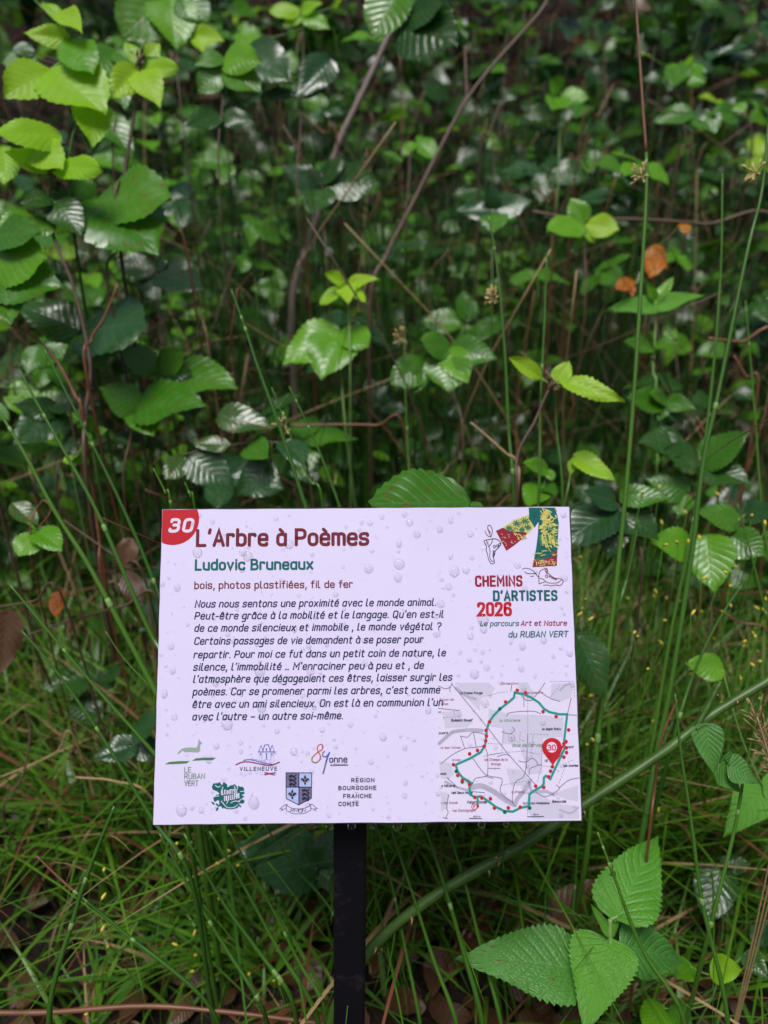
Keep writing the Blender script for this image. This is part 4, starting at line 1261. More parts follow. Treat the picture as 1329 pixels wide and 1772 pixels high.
plant(B, 'drooping spotted bramble leaves with white wet glare above the sign corner', 'bramble', 0.86, [(300, 790), (400, 770), (470, 765), (520, 780), (540, 860)],
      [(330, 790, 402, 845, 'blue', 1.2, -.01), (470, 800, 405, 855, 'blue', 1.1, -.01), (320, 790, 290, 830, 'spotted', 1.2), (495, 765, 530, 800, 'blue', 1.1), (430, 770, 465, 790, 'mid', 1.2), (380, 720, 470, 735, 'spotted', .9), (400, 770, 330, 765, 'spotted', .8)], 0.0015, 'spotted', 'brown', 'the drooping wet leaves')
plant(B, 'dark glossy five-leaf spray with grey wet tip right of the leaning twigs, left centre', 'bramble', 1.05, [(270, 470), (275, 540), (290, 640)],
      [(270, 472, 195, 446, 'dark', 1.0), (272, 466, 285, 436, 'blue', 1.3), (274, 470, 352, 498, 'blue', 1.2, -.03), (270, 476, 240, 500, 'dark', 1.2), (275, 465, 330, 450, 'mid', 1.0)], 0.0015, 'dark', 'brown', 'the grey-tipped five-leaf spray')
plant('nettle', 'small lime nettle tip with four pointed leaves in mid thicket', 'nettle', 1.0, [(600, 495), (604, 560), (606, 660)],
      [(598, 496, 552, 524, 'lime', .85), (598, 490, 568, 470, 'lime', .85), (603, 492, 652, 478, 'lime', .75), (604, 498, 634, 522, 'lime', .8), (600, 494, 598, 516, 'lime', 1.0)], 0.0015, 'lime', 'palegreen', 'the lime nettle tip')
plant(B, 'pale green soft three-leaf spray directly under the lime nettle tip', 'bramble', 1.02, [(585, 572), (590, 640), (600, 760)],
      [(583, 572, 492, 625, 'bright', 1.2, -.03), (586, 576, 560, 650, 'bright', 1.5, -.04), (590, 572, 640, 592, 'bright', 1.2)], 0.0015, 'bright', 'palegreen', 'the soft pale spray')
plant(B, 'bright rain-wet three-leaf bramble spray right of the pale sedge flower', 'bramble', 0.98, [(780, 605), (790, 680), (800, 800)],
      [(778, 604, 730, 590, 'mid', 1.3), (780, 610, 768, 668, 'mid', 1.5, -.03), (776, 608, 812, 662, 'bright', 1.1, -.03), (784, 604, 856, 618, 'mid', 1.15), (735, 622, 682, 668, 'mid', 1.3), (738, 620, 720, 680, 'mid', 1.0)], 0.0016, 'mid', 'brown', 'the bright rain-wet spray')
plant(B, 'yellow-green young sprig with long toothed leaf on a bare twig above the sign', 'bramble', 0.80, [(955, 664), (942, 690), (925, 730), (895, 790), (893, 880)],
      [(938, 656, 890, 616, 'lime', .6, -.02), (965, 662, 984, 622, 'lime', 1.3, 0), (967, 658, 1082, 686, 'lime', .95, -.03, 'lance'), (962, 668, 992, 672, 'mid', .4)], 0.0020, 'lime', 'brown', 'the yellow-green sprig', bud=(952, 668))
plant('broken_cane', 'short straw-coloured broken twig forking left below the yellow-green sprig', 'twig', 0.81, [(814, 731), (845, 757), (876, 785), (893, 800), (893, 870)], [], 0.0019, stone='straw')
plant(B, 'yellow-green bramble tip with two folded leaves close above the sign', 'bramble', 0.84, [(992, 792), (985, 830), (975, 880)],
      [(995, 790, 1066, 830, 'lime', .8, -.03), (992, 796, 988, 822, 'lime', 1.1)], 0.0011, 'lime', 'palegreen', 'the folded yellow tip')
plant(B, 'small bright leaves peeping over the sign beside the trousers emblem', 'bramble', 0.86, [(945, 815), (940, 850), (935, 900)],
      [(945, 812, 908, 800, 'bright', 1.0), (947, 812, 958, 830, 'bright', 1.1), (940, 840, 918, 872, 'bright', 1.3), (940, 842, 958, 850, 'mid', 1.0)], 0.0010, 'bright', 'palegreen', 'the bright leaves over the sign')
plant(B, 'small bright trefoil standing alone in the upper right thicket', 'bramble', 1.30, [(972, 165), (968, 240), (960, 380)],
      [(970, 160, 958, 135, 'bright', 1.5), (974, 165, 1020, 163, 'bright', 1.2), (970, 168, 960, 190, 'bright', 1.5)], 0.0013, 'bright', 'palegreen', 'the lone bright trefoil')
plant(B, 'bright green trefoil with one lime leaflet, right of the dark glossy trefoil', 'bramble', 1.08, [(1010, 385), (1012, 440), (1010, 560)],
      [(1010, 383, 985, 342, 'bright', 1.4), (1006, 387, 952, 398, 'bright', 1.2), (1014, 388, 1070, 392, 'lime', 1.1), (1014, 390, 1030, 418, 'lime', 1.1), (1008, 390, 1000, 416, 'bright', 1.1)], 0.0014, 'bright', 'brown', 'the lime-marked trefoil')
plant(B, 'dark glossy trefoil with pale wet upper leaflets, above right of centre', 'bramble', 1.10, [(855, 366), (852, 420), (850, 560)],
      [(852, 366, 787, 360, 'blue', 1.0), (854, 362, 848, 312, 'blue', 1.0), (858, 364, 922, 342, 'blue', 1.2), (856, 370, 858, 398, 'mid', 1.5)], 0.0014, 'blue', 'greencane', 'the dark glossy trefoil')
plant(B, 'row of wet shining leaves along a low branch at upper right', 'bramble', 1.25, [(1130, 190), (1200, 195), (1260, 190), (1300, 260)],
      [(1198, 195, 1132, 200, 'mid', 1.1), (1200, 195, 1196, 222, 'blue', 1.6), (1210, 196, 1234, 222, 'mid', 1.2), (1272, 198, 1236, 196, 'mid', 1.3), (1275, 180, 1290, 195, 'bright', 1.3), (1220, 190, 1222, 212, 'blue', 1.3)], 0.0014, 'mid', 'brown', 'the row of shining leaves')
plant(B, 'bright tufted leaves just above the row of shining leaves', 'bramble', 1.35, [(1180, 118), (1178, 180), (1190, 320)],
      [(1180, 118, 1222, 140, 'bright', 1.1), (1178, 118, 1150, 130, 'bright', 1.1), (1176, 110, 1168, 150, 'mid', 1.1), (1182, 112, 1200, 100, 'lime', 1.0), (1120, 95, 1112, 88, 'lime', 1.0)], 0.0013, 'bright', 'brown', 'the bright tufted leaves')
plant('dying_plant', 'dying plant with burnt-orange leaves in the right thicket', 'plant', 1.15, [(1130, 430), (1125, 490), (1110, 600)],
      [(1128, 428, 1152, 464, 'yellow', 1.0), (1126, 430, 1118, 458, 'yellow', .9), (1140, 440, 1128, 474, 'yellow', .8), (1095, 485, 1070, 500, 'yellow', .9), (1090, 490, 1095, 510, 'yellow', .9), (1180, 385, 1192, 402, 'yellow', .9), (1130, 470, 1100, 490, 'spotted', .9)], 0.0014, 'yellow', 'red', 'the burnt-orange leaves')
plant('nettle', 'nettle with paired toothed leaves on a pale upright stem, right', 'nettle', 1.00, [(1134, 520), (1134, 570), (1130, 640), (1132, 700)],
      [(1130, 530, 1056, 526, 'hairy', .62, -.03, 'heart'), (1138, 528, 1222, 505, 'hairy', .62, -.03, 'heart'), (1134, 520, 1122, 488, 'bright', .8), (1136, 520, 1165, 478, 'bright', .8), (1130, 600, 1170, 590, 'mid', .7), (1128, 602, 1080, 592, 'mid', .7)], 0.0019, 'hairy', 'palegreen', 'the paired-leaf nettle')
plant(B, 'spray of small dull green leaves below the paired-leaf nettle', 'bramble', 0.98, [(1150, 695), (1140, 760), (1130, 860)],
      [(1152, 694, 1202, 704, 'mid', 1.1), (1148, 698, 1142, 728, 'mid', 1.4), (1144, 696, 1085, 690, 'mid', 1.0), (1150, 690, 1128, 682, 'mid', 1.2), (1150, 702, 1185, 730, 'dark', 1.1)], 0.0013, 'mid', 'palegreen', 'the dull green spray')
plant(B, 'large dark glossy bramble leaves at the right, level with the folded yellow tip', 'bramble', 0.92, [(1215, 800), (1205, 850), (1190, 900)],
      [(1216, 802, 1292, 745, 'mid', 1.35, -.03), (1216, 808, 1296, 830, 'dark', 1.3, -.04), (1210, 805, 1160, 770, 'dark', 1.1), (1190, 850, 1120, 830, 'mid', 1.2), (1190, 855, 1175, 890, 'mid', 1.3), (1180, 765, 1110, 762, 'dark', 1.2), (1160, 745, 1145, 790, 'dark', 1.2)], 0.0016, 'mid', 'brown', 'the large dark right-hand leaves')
plant(B, 'pale glaring wet leaves tucked against the top right corner of the sign', 'bramble', 0.80, [(1070, 880), (1100, 930), (1110, 1010)],
      [(1068, 878, 978, 935, 'blue', 1.15, -.02), (1072, 880, 1142, 930, 'dark', 1.4, -.02), (1070, 886, 1050, 965, 'dark', 1.1, -.02), (1066, 870, 1010, 850, 'blue', 1.1), (1075, 860, 1160, 858, 'mid', .9)], 0.0015, 'blue', 'brown', 'the pale wet leaves at the sign corner')
plant(B, 'pair of bright heart-shaped leaves right of the sign', 'bramble', 0.82, [(1215, 935), (1225, 1010), (1222, 1120)],
      [(1222, 928, 1230, 1018, 'bright', 1.45, -.03), (1198, 945, 1134, 938, 'bright', 1.3, -.02), (1278, 900, 1210, 885, 'mid', 1.0), (1260, 925, 1320, 960, 'mid', 1.3), (1290, 890, 1345, 880, 'blue', 1.3)], 0.0015, 'bright', 'brown', 'the bright heart-shaped pair')
plant(B, 'dark green leaf hugging the right edge of the sign above the thorny cane', 'bramble', 0.74, [(998, 1098), (985, 1130), (990, 1240)],
      [(1000, 1100, 1050, 1205, 'dark', 1.1, -.02), (1000, 1105, 985, 1170, 'dark', 1.0)], 0.0013, 'dark', 'brown', 'the dark leaf at the sign edge')
plant('nettle', 'curled dark nettle leaf hanging under the thorny cane', 'nettle', 0.62, [(1225, 1252), (1215, 1256), (1205, 1262)],
      [(1222, 1256, 1235, 1345, 'hairydark', .9, -.01, 'heart'), (1262, 1325, 1318, 1352, 'hairydark', 1.2, .0, 'heart'), (1245, 1320, 1290, 1370, 'hairydark', 1.1, .01, 'heart')], 0.0010, 'hairydark', 'greencane', 'the curled nettle leaf', ground=False)
plant('nettle', 'light green leaf with pale ribs low at the right edge', 'nettle', 0.76, [(1322, 1365), (1335, 1450)],
      [(1320, 1366, 1252, 1442, 'hairy', .95, -.02, 'heart'), (1250, 1158, 1186, 1150, 'bright', 1.3, 0), (1322, 1360, 1400, 1390, 'hairy', .9, 0, 'heart')], 0.0013, 'hairy', 'palegreen', 'the pale-ribbed leaf')
plant('woundwort', 'woundwort with four soft scalloped leaves low at right of the post', 'woundwort', 0.66, [(1056, 1590), (1056, 1625), (1062, 1680)],
      [(1070, 1585, 1138, 1432, 'hairy', .92, .05, 'heart'), (990, 1676, 804, 1640, 'hairydark', .92, -.02, 'heart'), (1050, 1630, 1006, 1775, 'hairy', 1.15, -.05, 'heart'), (1080, 1638, 1198, 1660, 'hairydark', .95, .02, 'heart'), (1054, 1615, 1024, 1566, 'hairy', .5, 0, 'heart'), (1058, 1618, 1076, 1572, 'hairy', .4, 0, 'heart')], 0.0030, 'hairy', 'palegreen', 'the soft woundwort')
plant(B, 'dark wet leaf low behind the left side of the post', 'bramble', 0.78, [(545, 1505), (570, 1530), (590, 1600)],
      [(548, 1506, 420, 1446, 'blue', 1.35, -.02), (552, 1500, 585, 1440, 'blue', 1.0), (550, 1510, 600, 1540, 'dark', 1.0)], 0.0014, 'blue', 'brown', 'the dark leaf behind the post')
plant(B, 'two bright leaflets on a red stalk left of the sign', 'bramble', 0.78, [(62, 918), (88, 884), (70, 870), (55, 960)],
      [(62, 922, 36, 962, 'bright', 1.6, -.02), (64, 918, 108, 946, 'bright', 1.15, -.02), (60, 916, 45, 900, 'bright', .4)], 0.0011, 'bright', 'red', 'the two bright leaflets')
plant(B, 'broad green leaf lying along the top edge of the sign', 'bramble', 0.66, [(812, 872), (830, 900), (840, 980)],
      [(812, 868, 640, 872, 'mid', 1.25, -.03), (815, 872, 850, 905, 'mid', 1.0)], 0.0013, 'mid', 'brown', 'the broad leaf on the sign top')
plant(B, 'dark star-shaped spray with silvery midrib shine, centre top', 'bramble', 1.15, [(555, 322), (560, 380), (570, 520)],
      [(553, 322, 485, 285, 'blue', 1.0), (556, 318, 590, 268, 'dark', 1.0), (560, 320, 655, 312, 'dark', 1.0), (556, 326, 540, 370, 'dark', 1.5), (558, 325, 600, 360, 'dark', 1.2)], 0.0015, 'dark', 'brown', 'the silvery star-shaped spray')
plant(B, 'blue-grey glossy leaf pair near the top, left of the grey twig', 'bramble', 1.10, [(520, 150), (520, 220), (515, 380)],
      [(430, 88, 506, 138, 'blue', 1.2), (570, 105, 512, 165, 'blue', 1.0), (525, 165, 568, 150, 'blue', .8), (510, 160, 450, 165, 'dark', .8)], 0.0014, 'blue', 'brown', 'the blue-grey leaf pair')
plant(B, 'blurred dark leaves nearest the lens at the top centre', 'bramble', 0.40, [(690, 20, .40), (710, -90, .46), (770, -190, .62), (860, -200, .95), (890, -80, 1.35)],
      [(696, -20, 640, 50, 'mid', 1.2), (692, 40, 785, 62, 'dark', 1.2), (700, 30, 760, 0, 'dark', 1.0)], 0.0012, 'mid', 'grey', 'the blurred leaves nearest the lens')
plant(B, 'big pale leaves overlapping at the top edge, right of the lime shoots', 'bramble', 1.15, [(290, 0), (300, 80), (320, 240)],
      [(290, -10, 215, 60, 'mid', 1.3), (295, 0, 300, 70, 'bright', 1.4), (310, -5, 355, 30, 'mid', 1.3), (330, 60, 380, 65, 'lime', .8), (340, 65, 350, 85, 'lime', .9), (290, 85, 230, 110, 'mid', 1.2)], 0.0015, 'mid', 'brown', 'the big pale top-edge leaves')
plant(B, 'fresh lime cluster at the top edge between the pale leaves and grey twig', 'bramble', 1.2, [(520, 20), (525, 90), (520, 260)],
      [(520, 22, 465, 15, 'lime', 1.0), (522, 20, 555, 2, 'lime', 1.0), (524, 26, 570, 40, 'bright', .9), (518, 28, 490, 45, 'lime', 1.0), (580, 10, 590, -10, 'lime', 1.0), (420, 60, 450, 90, 'bright', 1.0)], 0.0014, 'lime', 'brown', 'the fresh lime cluster')
plant(B, 'mid green layered leaves behind the budded lime shoot', 'bramble', 1.02, [(380, 110), (385, 180), (380, 330)],
      [(385, 100, 335, 105, 'mid', 1.2), (388, 100, 448, 95, 'bright', 1.2), (388, 120, 340, 150, 'mid', 1.2), (390, 122, 445, 150, 'mid', 1.1), (440, 125, 405, 118, 'lime', .7), (380, 200, 320, 220, 'dark', 1.0), (385, 202, 440, 205, 'dark', 1.0)], 0.0014, 'mid', 'brown', 'the layered mid-green leaves')
plant(B, 'dull broad leaves in shade behind the big drooping lime leaf', 'bramble', 1.02, [(200, 110), (205, 180), (200, 330)],
      [(200, 90, 165, 130, 'mid', 1.3), (200, 88, 235, 105, 'mid', 1.3), (196, 120, 215, 180, 'mid', 1.2), (60, 100, 0, 110, 'mid', 1.2), (180, 200, 225, 260, 'mid', .8), (60, 90, 20, 80, 'dark', 1.3)], 0.0014, 'mid', 'brown', 'the dull shaded leaves')
plant(B, 'dark ragged dock-like leaf in the shade left of the sign', 'plant', 0.95, [(165, 1180), (170, 1220), (165, 1300)],
      [(165, 1170, 70, 1180, 'dark', 1.2), (168, 1165, 195, 1190, 'dark', 1.5), (150, 1200, 145, 1260, 'dark', 1.3), (185, 1175, 205, 1150, 'dark', 1.2)], 0.0014, 'dark', 'greencane', 'the ragged shaded leaf')
plant(B, 'wet blue-green leaves low against the left edge of the sign', 'bramble', 0.80, [(230, 1300), (240, 1340), (235, 1400)],
      [(235, 1290, 160, 1310, 'blue', 1.1), (236, 1295, 290, 1300, 'blue', 1.2), (230, 1262, 265, 1250, 'blue', 1.1)], 0.0012, 'blue', 'greencane', 'the wet leaves at the sign')
plant(B, 'round lime leaf and small companions at the bottom right corner', 'seedling', 0.72, [(1240, 1690), (1235, 1720)],
      [(1232, 1680, 1280, 1672, 'lime', 1.5), (1195, 1672, 1178, 1692, 'bright', 1.2), (1160, 1740, 1190, 1772, 'mid', 1.2), (1290, 1650, 1330, 1690, 'dark', 1.3), (1150, 1745, 1120, 1772, 'bright', 1.1)], 0.0012, 'bright', 'palegreen', 'the round lime leaf')
plant(B, 'veined dark leaf standing behind wet stalk low at the right', 'bramble', 0.80, [(1240, 1520), (1250, 1570), (1245, 1640)],
      [(1245, 1500, 1228, 1600, 'dark', 1.3), (1250, 1500, 1300, 1490, 'dark', 1.1), (1330, 1590, 1310, 1640, 'blue', 1.2)], 0.0013, 'dark', 'greencane', 'the veined dark leaf')

_b = MB()
_b.tube([(0, 0, math.sin(t)) for t in np.linspace(-1.5, 1.5, 8)], [math.cos(t) for t in np.linspace(-1.5, 1.5, 8)], 10)
BEAD = _b.mesh('raindrop', [bpy.data.materials['rain_water']])
# ------------------------------------------------------------------ canes, twigs and rush stalks
def cane(name, label, cat, pts, d, r, stone='brown', thorns=0, ground=True, gdx=0.0, taper=(1.0, 1.0), group=None, tuft=None, short=None, brown_tip=False, drops=0):
    w = world_pts(pts, d)
    if ground:
        g = to_ground(w[-1], gdx, R(0.0, 0.05))
        if (w[-1] - g).length > 0.06:
            w = w + [w[-1].lerp(g, 0.5), g]
        else:
            w = w + [g]
    base = w[-1]
    path = smooth_path(w, 7)
    k = len(path)
    root = thing(name, base, label, cat, group)
    b = MB()
    rad = [r * (taper[0] + (taper[1] - taper[0]) * i / k) * (1 + 0.06 * math.sin(i * 1.3 + r * 9000)) for i in range(k)]
    if brown_tip:
        c = k // 4
        b.tube([p - base for p in path[:c + 1]], rad[:c + 1], 8, 1)
        b.tube([p - base for p in path[c:]], rad[c:], 8, 0)
    else:
        b.tube([p - base for p in path], rad, 8)
    if stone == 'rush':
        for i in range(rl.randint(1, 3)):
            j = rl.randrange(2, k - 3)
            p0, p1 = path[j] - base, path[j + 1] - base
            u_ = (p1 - p0).normalized() * rad[j]
            b.tube([p0 - u_ * 2, p0 - u_ * .6, p0 + u_ * .6, p0 + u_ * 2], [rad[j] * .98, rad[j] * 1.16, rad[j] * 1.16, rad[j] * .98], 8, 3)
    if thorns:
        t_ = b
        for i in range(thorns):
            j = rl.randrange(2, k - 2)
            t = (path[j + 1] - path[j - 1]).normalized()
            a = t.cross(Vector((rl.uniform(-1, 1), rl.uniform(-1, 1), rl.uniform(-1, 1)))).normalized()
            p = path[j] - base
            t_.tube([p + a * rad[j] * 0.8, p + a * rad[j] * 1.4, p + a * rad[j] * 2.1 + t * rad[j] * 0.5], [rad[j] * 0.4, rad[j] * 0.2, rad[j] * 0.02], 5, 2)
    link('stem', b.mesh('stem', [STEM[stone], STEM['red'], STEM['straw'], STEM['palegreen']]), root)
    if tuft:
        t_ = MB()
        c = P(tuft[0], tuft[1], d) - base
        for i in range(26):
            e = c + RIGHT * rl.uniform(-0.012, 0.006) + UP * rl.uniform(-0.010, 0.014) + FWD * rl.uniform(-0.008, 0.008)
            t_.tube([c, c.lerp(e, 0.6), e.lerp(c, 0.15), e], [0.0003, 0.0004, 0.0013, 0.0005], 5)
        link('flower_tuft', t_.mesh('flower_tuft', [MAT_FLOWER]), root)
    if 'rain-beaded' in label:
        for i in range(14):
            j = rl.randrange(2, k * 3 // 4)
            o = link('raindrop', BEAD, root)
            o.location = path[j] - base + Vector((rl.uniform(-1, 1), -1, rl.uniform(-.6, .2))).normalized() * rad[j] * 1.15
            o.scale = [rl.uniform(.0009, .0018)] * 3
    if short:
        LAND.append((pts[len(pts) // 2][0], pts[len(pts) // 2][1], short))
    return root


cane('bramble_cane', 'thick green thorny cane slanting up behind the sign to the right edge', 'cane', [(1420, 1120), (1329, 1178), (1230, 1238), (1150, 1300), (1005, 1396), (900, 1465), (760, 1545), (650, 1635), (575, 1760)], 0.655, 0.0043, 'greencane', 34, taper=(0.9, 1.2), short='the thick thorny cane')
cane('cane_side_shoot', 'short broken side shoot standing on the thick green thorny cane', 'cane', [(1247, 1180), (1238, 1196), (1222, 1228), (1205, 1258)], 0.648, 0.0024, 'greencane', 2, ground=False)
cane('twig', 'thick grey twig running down from the top centre', 'twig', [(705, -30), (690, 20), (655, 100), (620, 175), (585, 250), (560, 340), (535, 420), (505, 535)], 1.22, 0.0062, 'grey', short='the grey twig', taper=(0.75, 1.1))
cane('twig', 'long thin brown twig slanting from top right of centre past the grey twig', 'twig', [(960, -30), (935, 20), (860, 105), (808, 172), (760, 260), (710, 360), (670, 440), (640, 530)], 1.15, 0.0034, 'brown', short='the long slanting twig', taper=(0.7, 1.2))
cane('twig', 'short brown offshoot joining the long slanting twig from above', 'twig', [(805, 80), (806, 130), (808, 172)], 1.15, 0.0022, 'brown', ground=False)
cane('twig', 'brown twig lying level at the right, above the burnt-orange leaves', 'twig', [(920, 366), (1000, 378), (1110, 380), (1220, 388), (1350, 404)], 1.1, 0.0026, 'brown', gdx=.1, short='the level brown twig')
cane('twig', 'red-brown bare stick poking in level from the right edge', 'twig', [(1225, 586), (1280, 592), (1350, 604)], 0.95, 0.0022, 'red', gdx=.1)
cane('twig', 'thin red-brown stem lying level above the middle of the sign', 'twig', [(490, 738), (560, 735), (650, 736), (700, 745)], 1.0, 0.0016, 'red', gdx=.05)
for i, (pts, d, st, lab) in enumerate([
        ([(1062, 145), (1035, 200), (1005, 230)], 1.3, 'red', 'short red-brown stick right of the lone bright trefoil'),
        ([(1305, 210), (1250, 250), (1205, 290)], 1.25, 'brown', 'brown stick under the row of shining leaves'),
        ([(1225, 215), (1200, 255), (1170, 295)], 1.25, 'brown', 'short stick crossing below the shining leaf row'),
        ([(865, 180), (845, 235), (830, 275)], 1.25, 'brown', 'short upright brown stem beside the long slanting twig'),
        ([(1050, 262), (1020, 290), (995, 305)], 1.25, 'brown', 'short slanting stick above the lime-marked trefoil'),
        ([(925, 320), (950, 350), (960, 365)], 1.15, 'red', 'stubby red stick by the dark glossy trefoil'),
        ([(710, 260), (706, 340), (702, 400)], 1.2, 'brown', 'thin upright brown stem right of the grey twig foot'),
        ([(470, 215), (500, 250), (520, 290)], 1.15, 'red', 'thin red twig above the silvery star-shaped spray'),
        ([(520, 195), (560, 230), (585, 260)], 1.2, 'red', 'red twig forking off left of the grey twig'),
        ([(272, 375), (300, 410), (325, 445)], 1.0, 'red', 'thin brown twig right of the glossy three-leaf spray'),
        ([(340, 490), (352, 560), (362, 610)], 1.05, 'straw', 'pale dry stem below the grey-tipped five-leaf spray'),
        ([(1205, 720), (1225, 760), (1250, 800)], 0.95, 'red', 'red stem rising behind the large dark right-hand leaves'),
        ([(1270, 615), (1290, 650), (1310, 690)], 0.95, 'red', 'red stem slanting under the stick at the right edge'),
        ([(1172, 1210), (1143, 1285), (1132, 1370), (1124, 1440)], 0.68, 'red', 'red-brown dead stalk standing right of the map on the sign'),
        ([(0, 1050), (60, 1040), (105, 1027)], 0.80, 'brown', 'thorny brown stick poking in at the left edge beside the sign'),
        ([(30, 1105), (120, 1075), (215, 1048), (275, 1040)], 0.85, 'brown', 'brown stick lying behind the leaning rush stalks left of the sign'),
        ([(110, 900), (160, 935), (210, 970), (250, 1000)], 0.88, 'brown', 'purplish twig crossing behind rush stalks, upper left of the sign'),
        ([(165, 880), (172, 940), (178, 1010)], 0.87, 'red', 'thin red upright stem behind the rush stalks left of the sign'),
        ([(0, 1345), (50, 1325), (100, 1300), (125, 1270)], 0.86, 'straw', 'curved pale dead stem in the grass left of the sign'),
        ([(45, 1235), (52, 1270), (40, 1340), (5, 1410)], 0.84, 'brown', 'bent brown stem drooping at the left edge'),
        ([(130, 1345), (200, 1352), (262, 1380)], 0.8, 'straw', 'pale straw stem lying at the lower left corner of the sign'),
        ([(1225, 1045), (1275, 1075), (1335, 1115)], 0.85, 'red', 'red-brown stick lying right of the bright heart-shaped pair')]):
    cane('twig', lab, 'twig', pts, d, 0.0019 if d > .9 else 0.0015, st, thorns=6 if 'thorny' in lab else 0, gdx=0.02, taper=(.7, 1.1))
cane('withered_rush', 'long orange-brown dead stem lying across the bottom left grass', 'dead stem', [(-60, 1752), (80, 1752), (250, 1741), (400, 1752), (575, 1774)], 0.70, 0.0028, 'red', ground=False, taper=(1, .7))

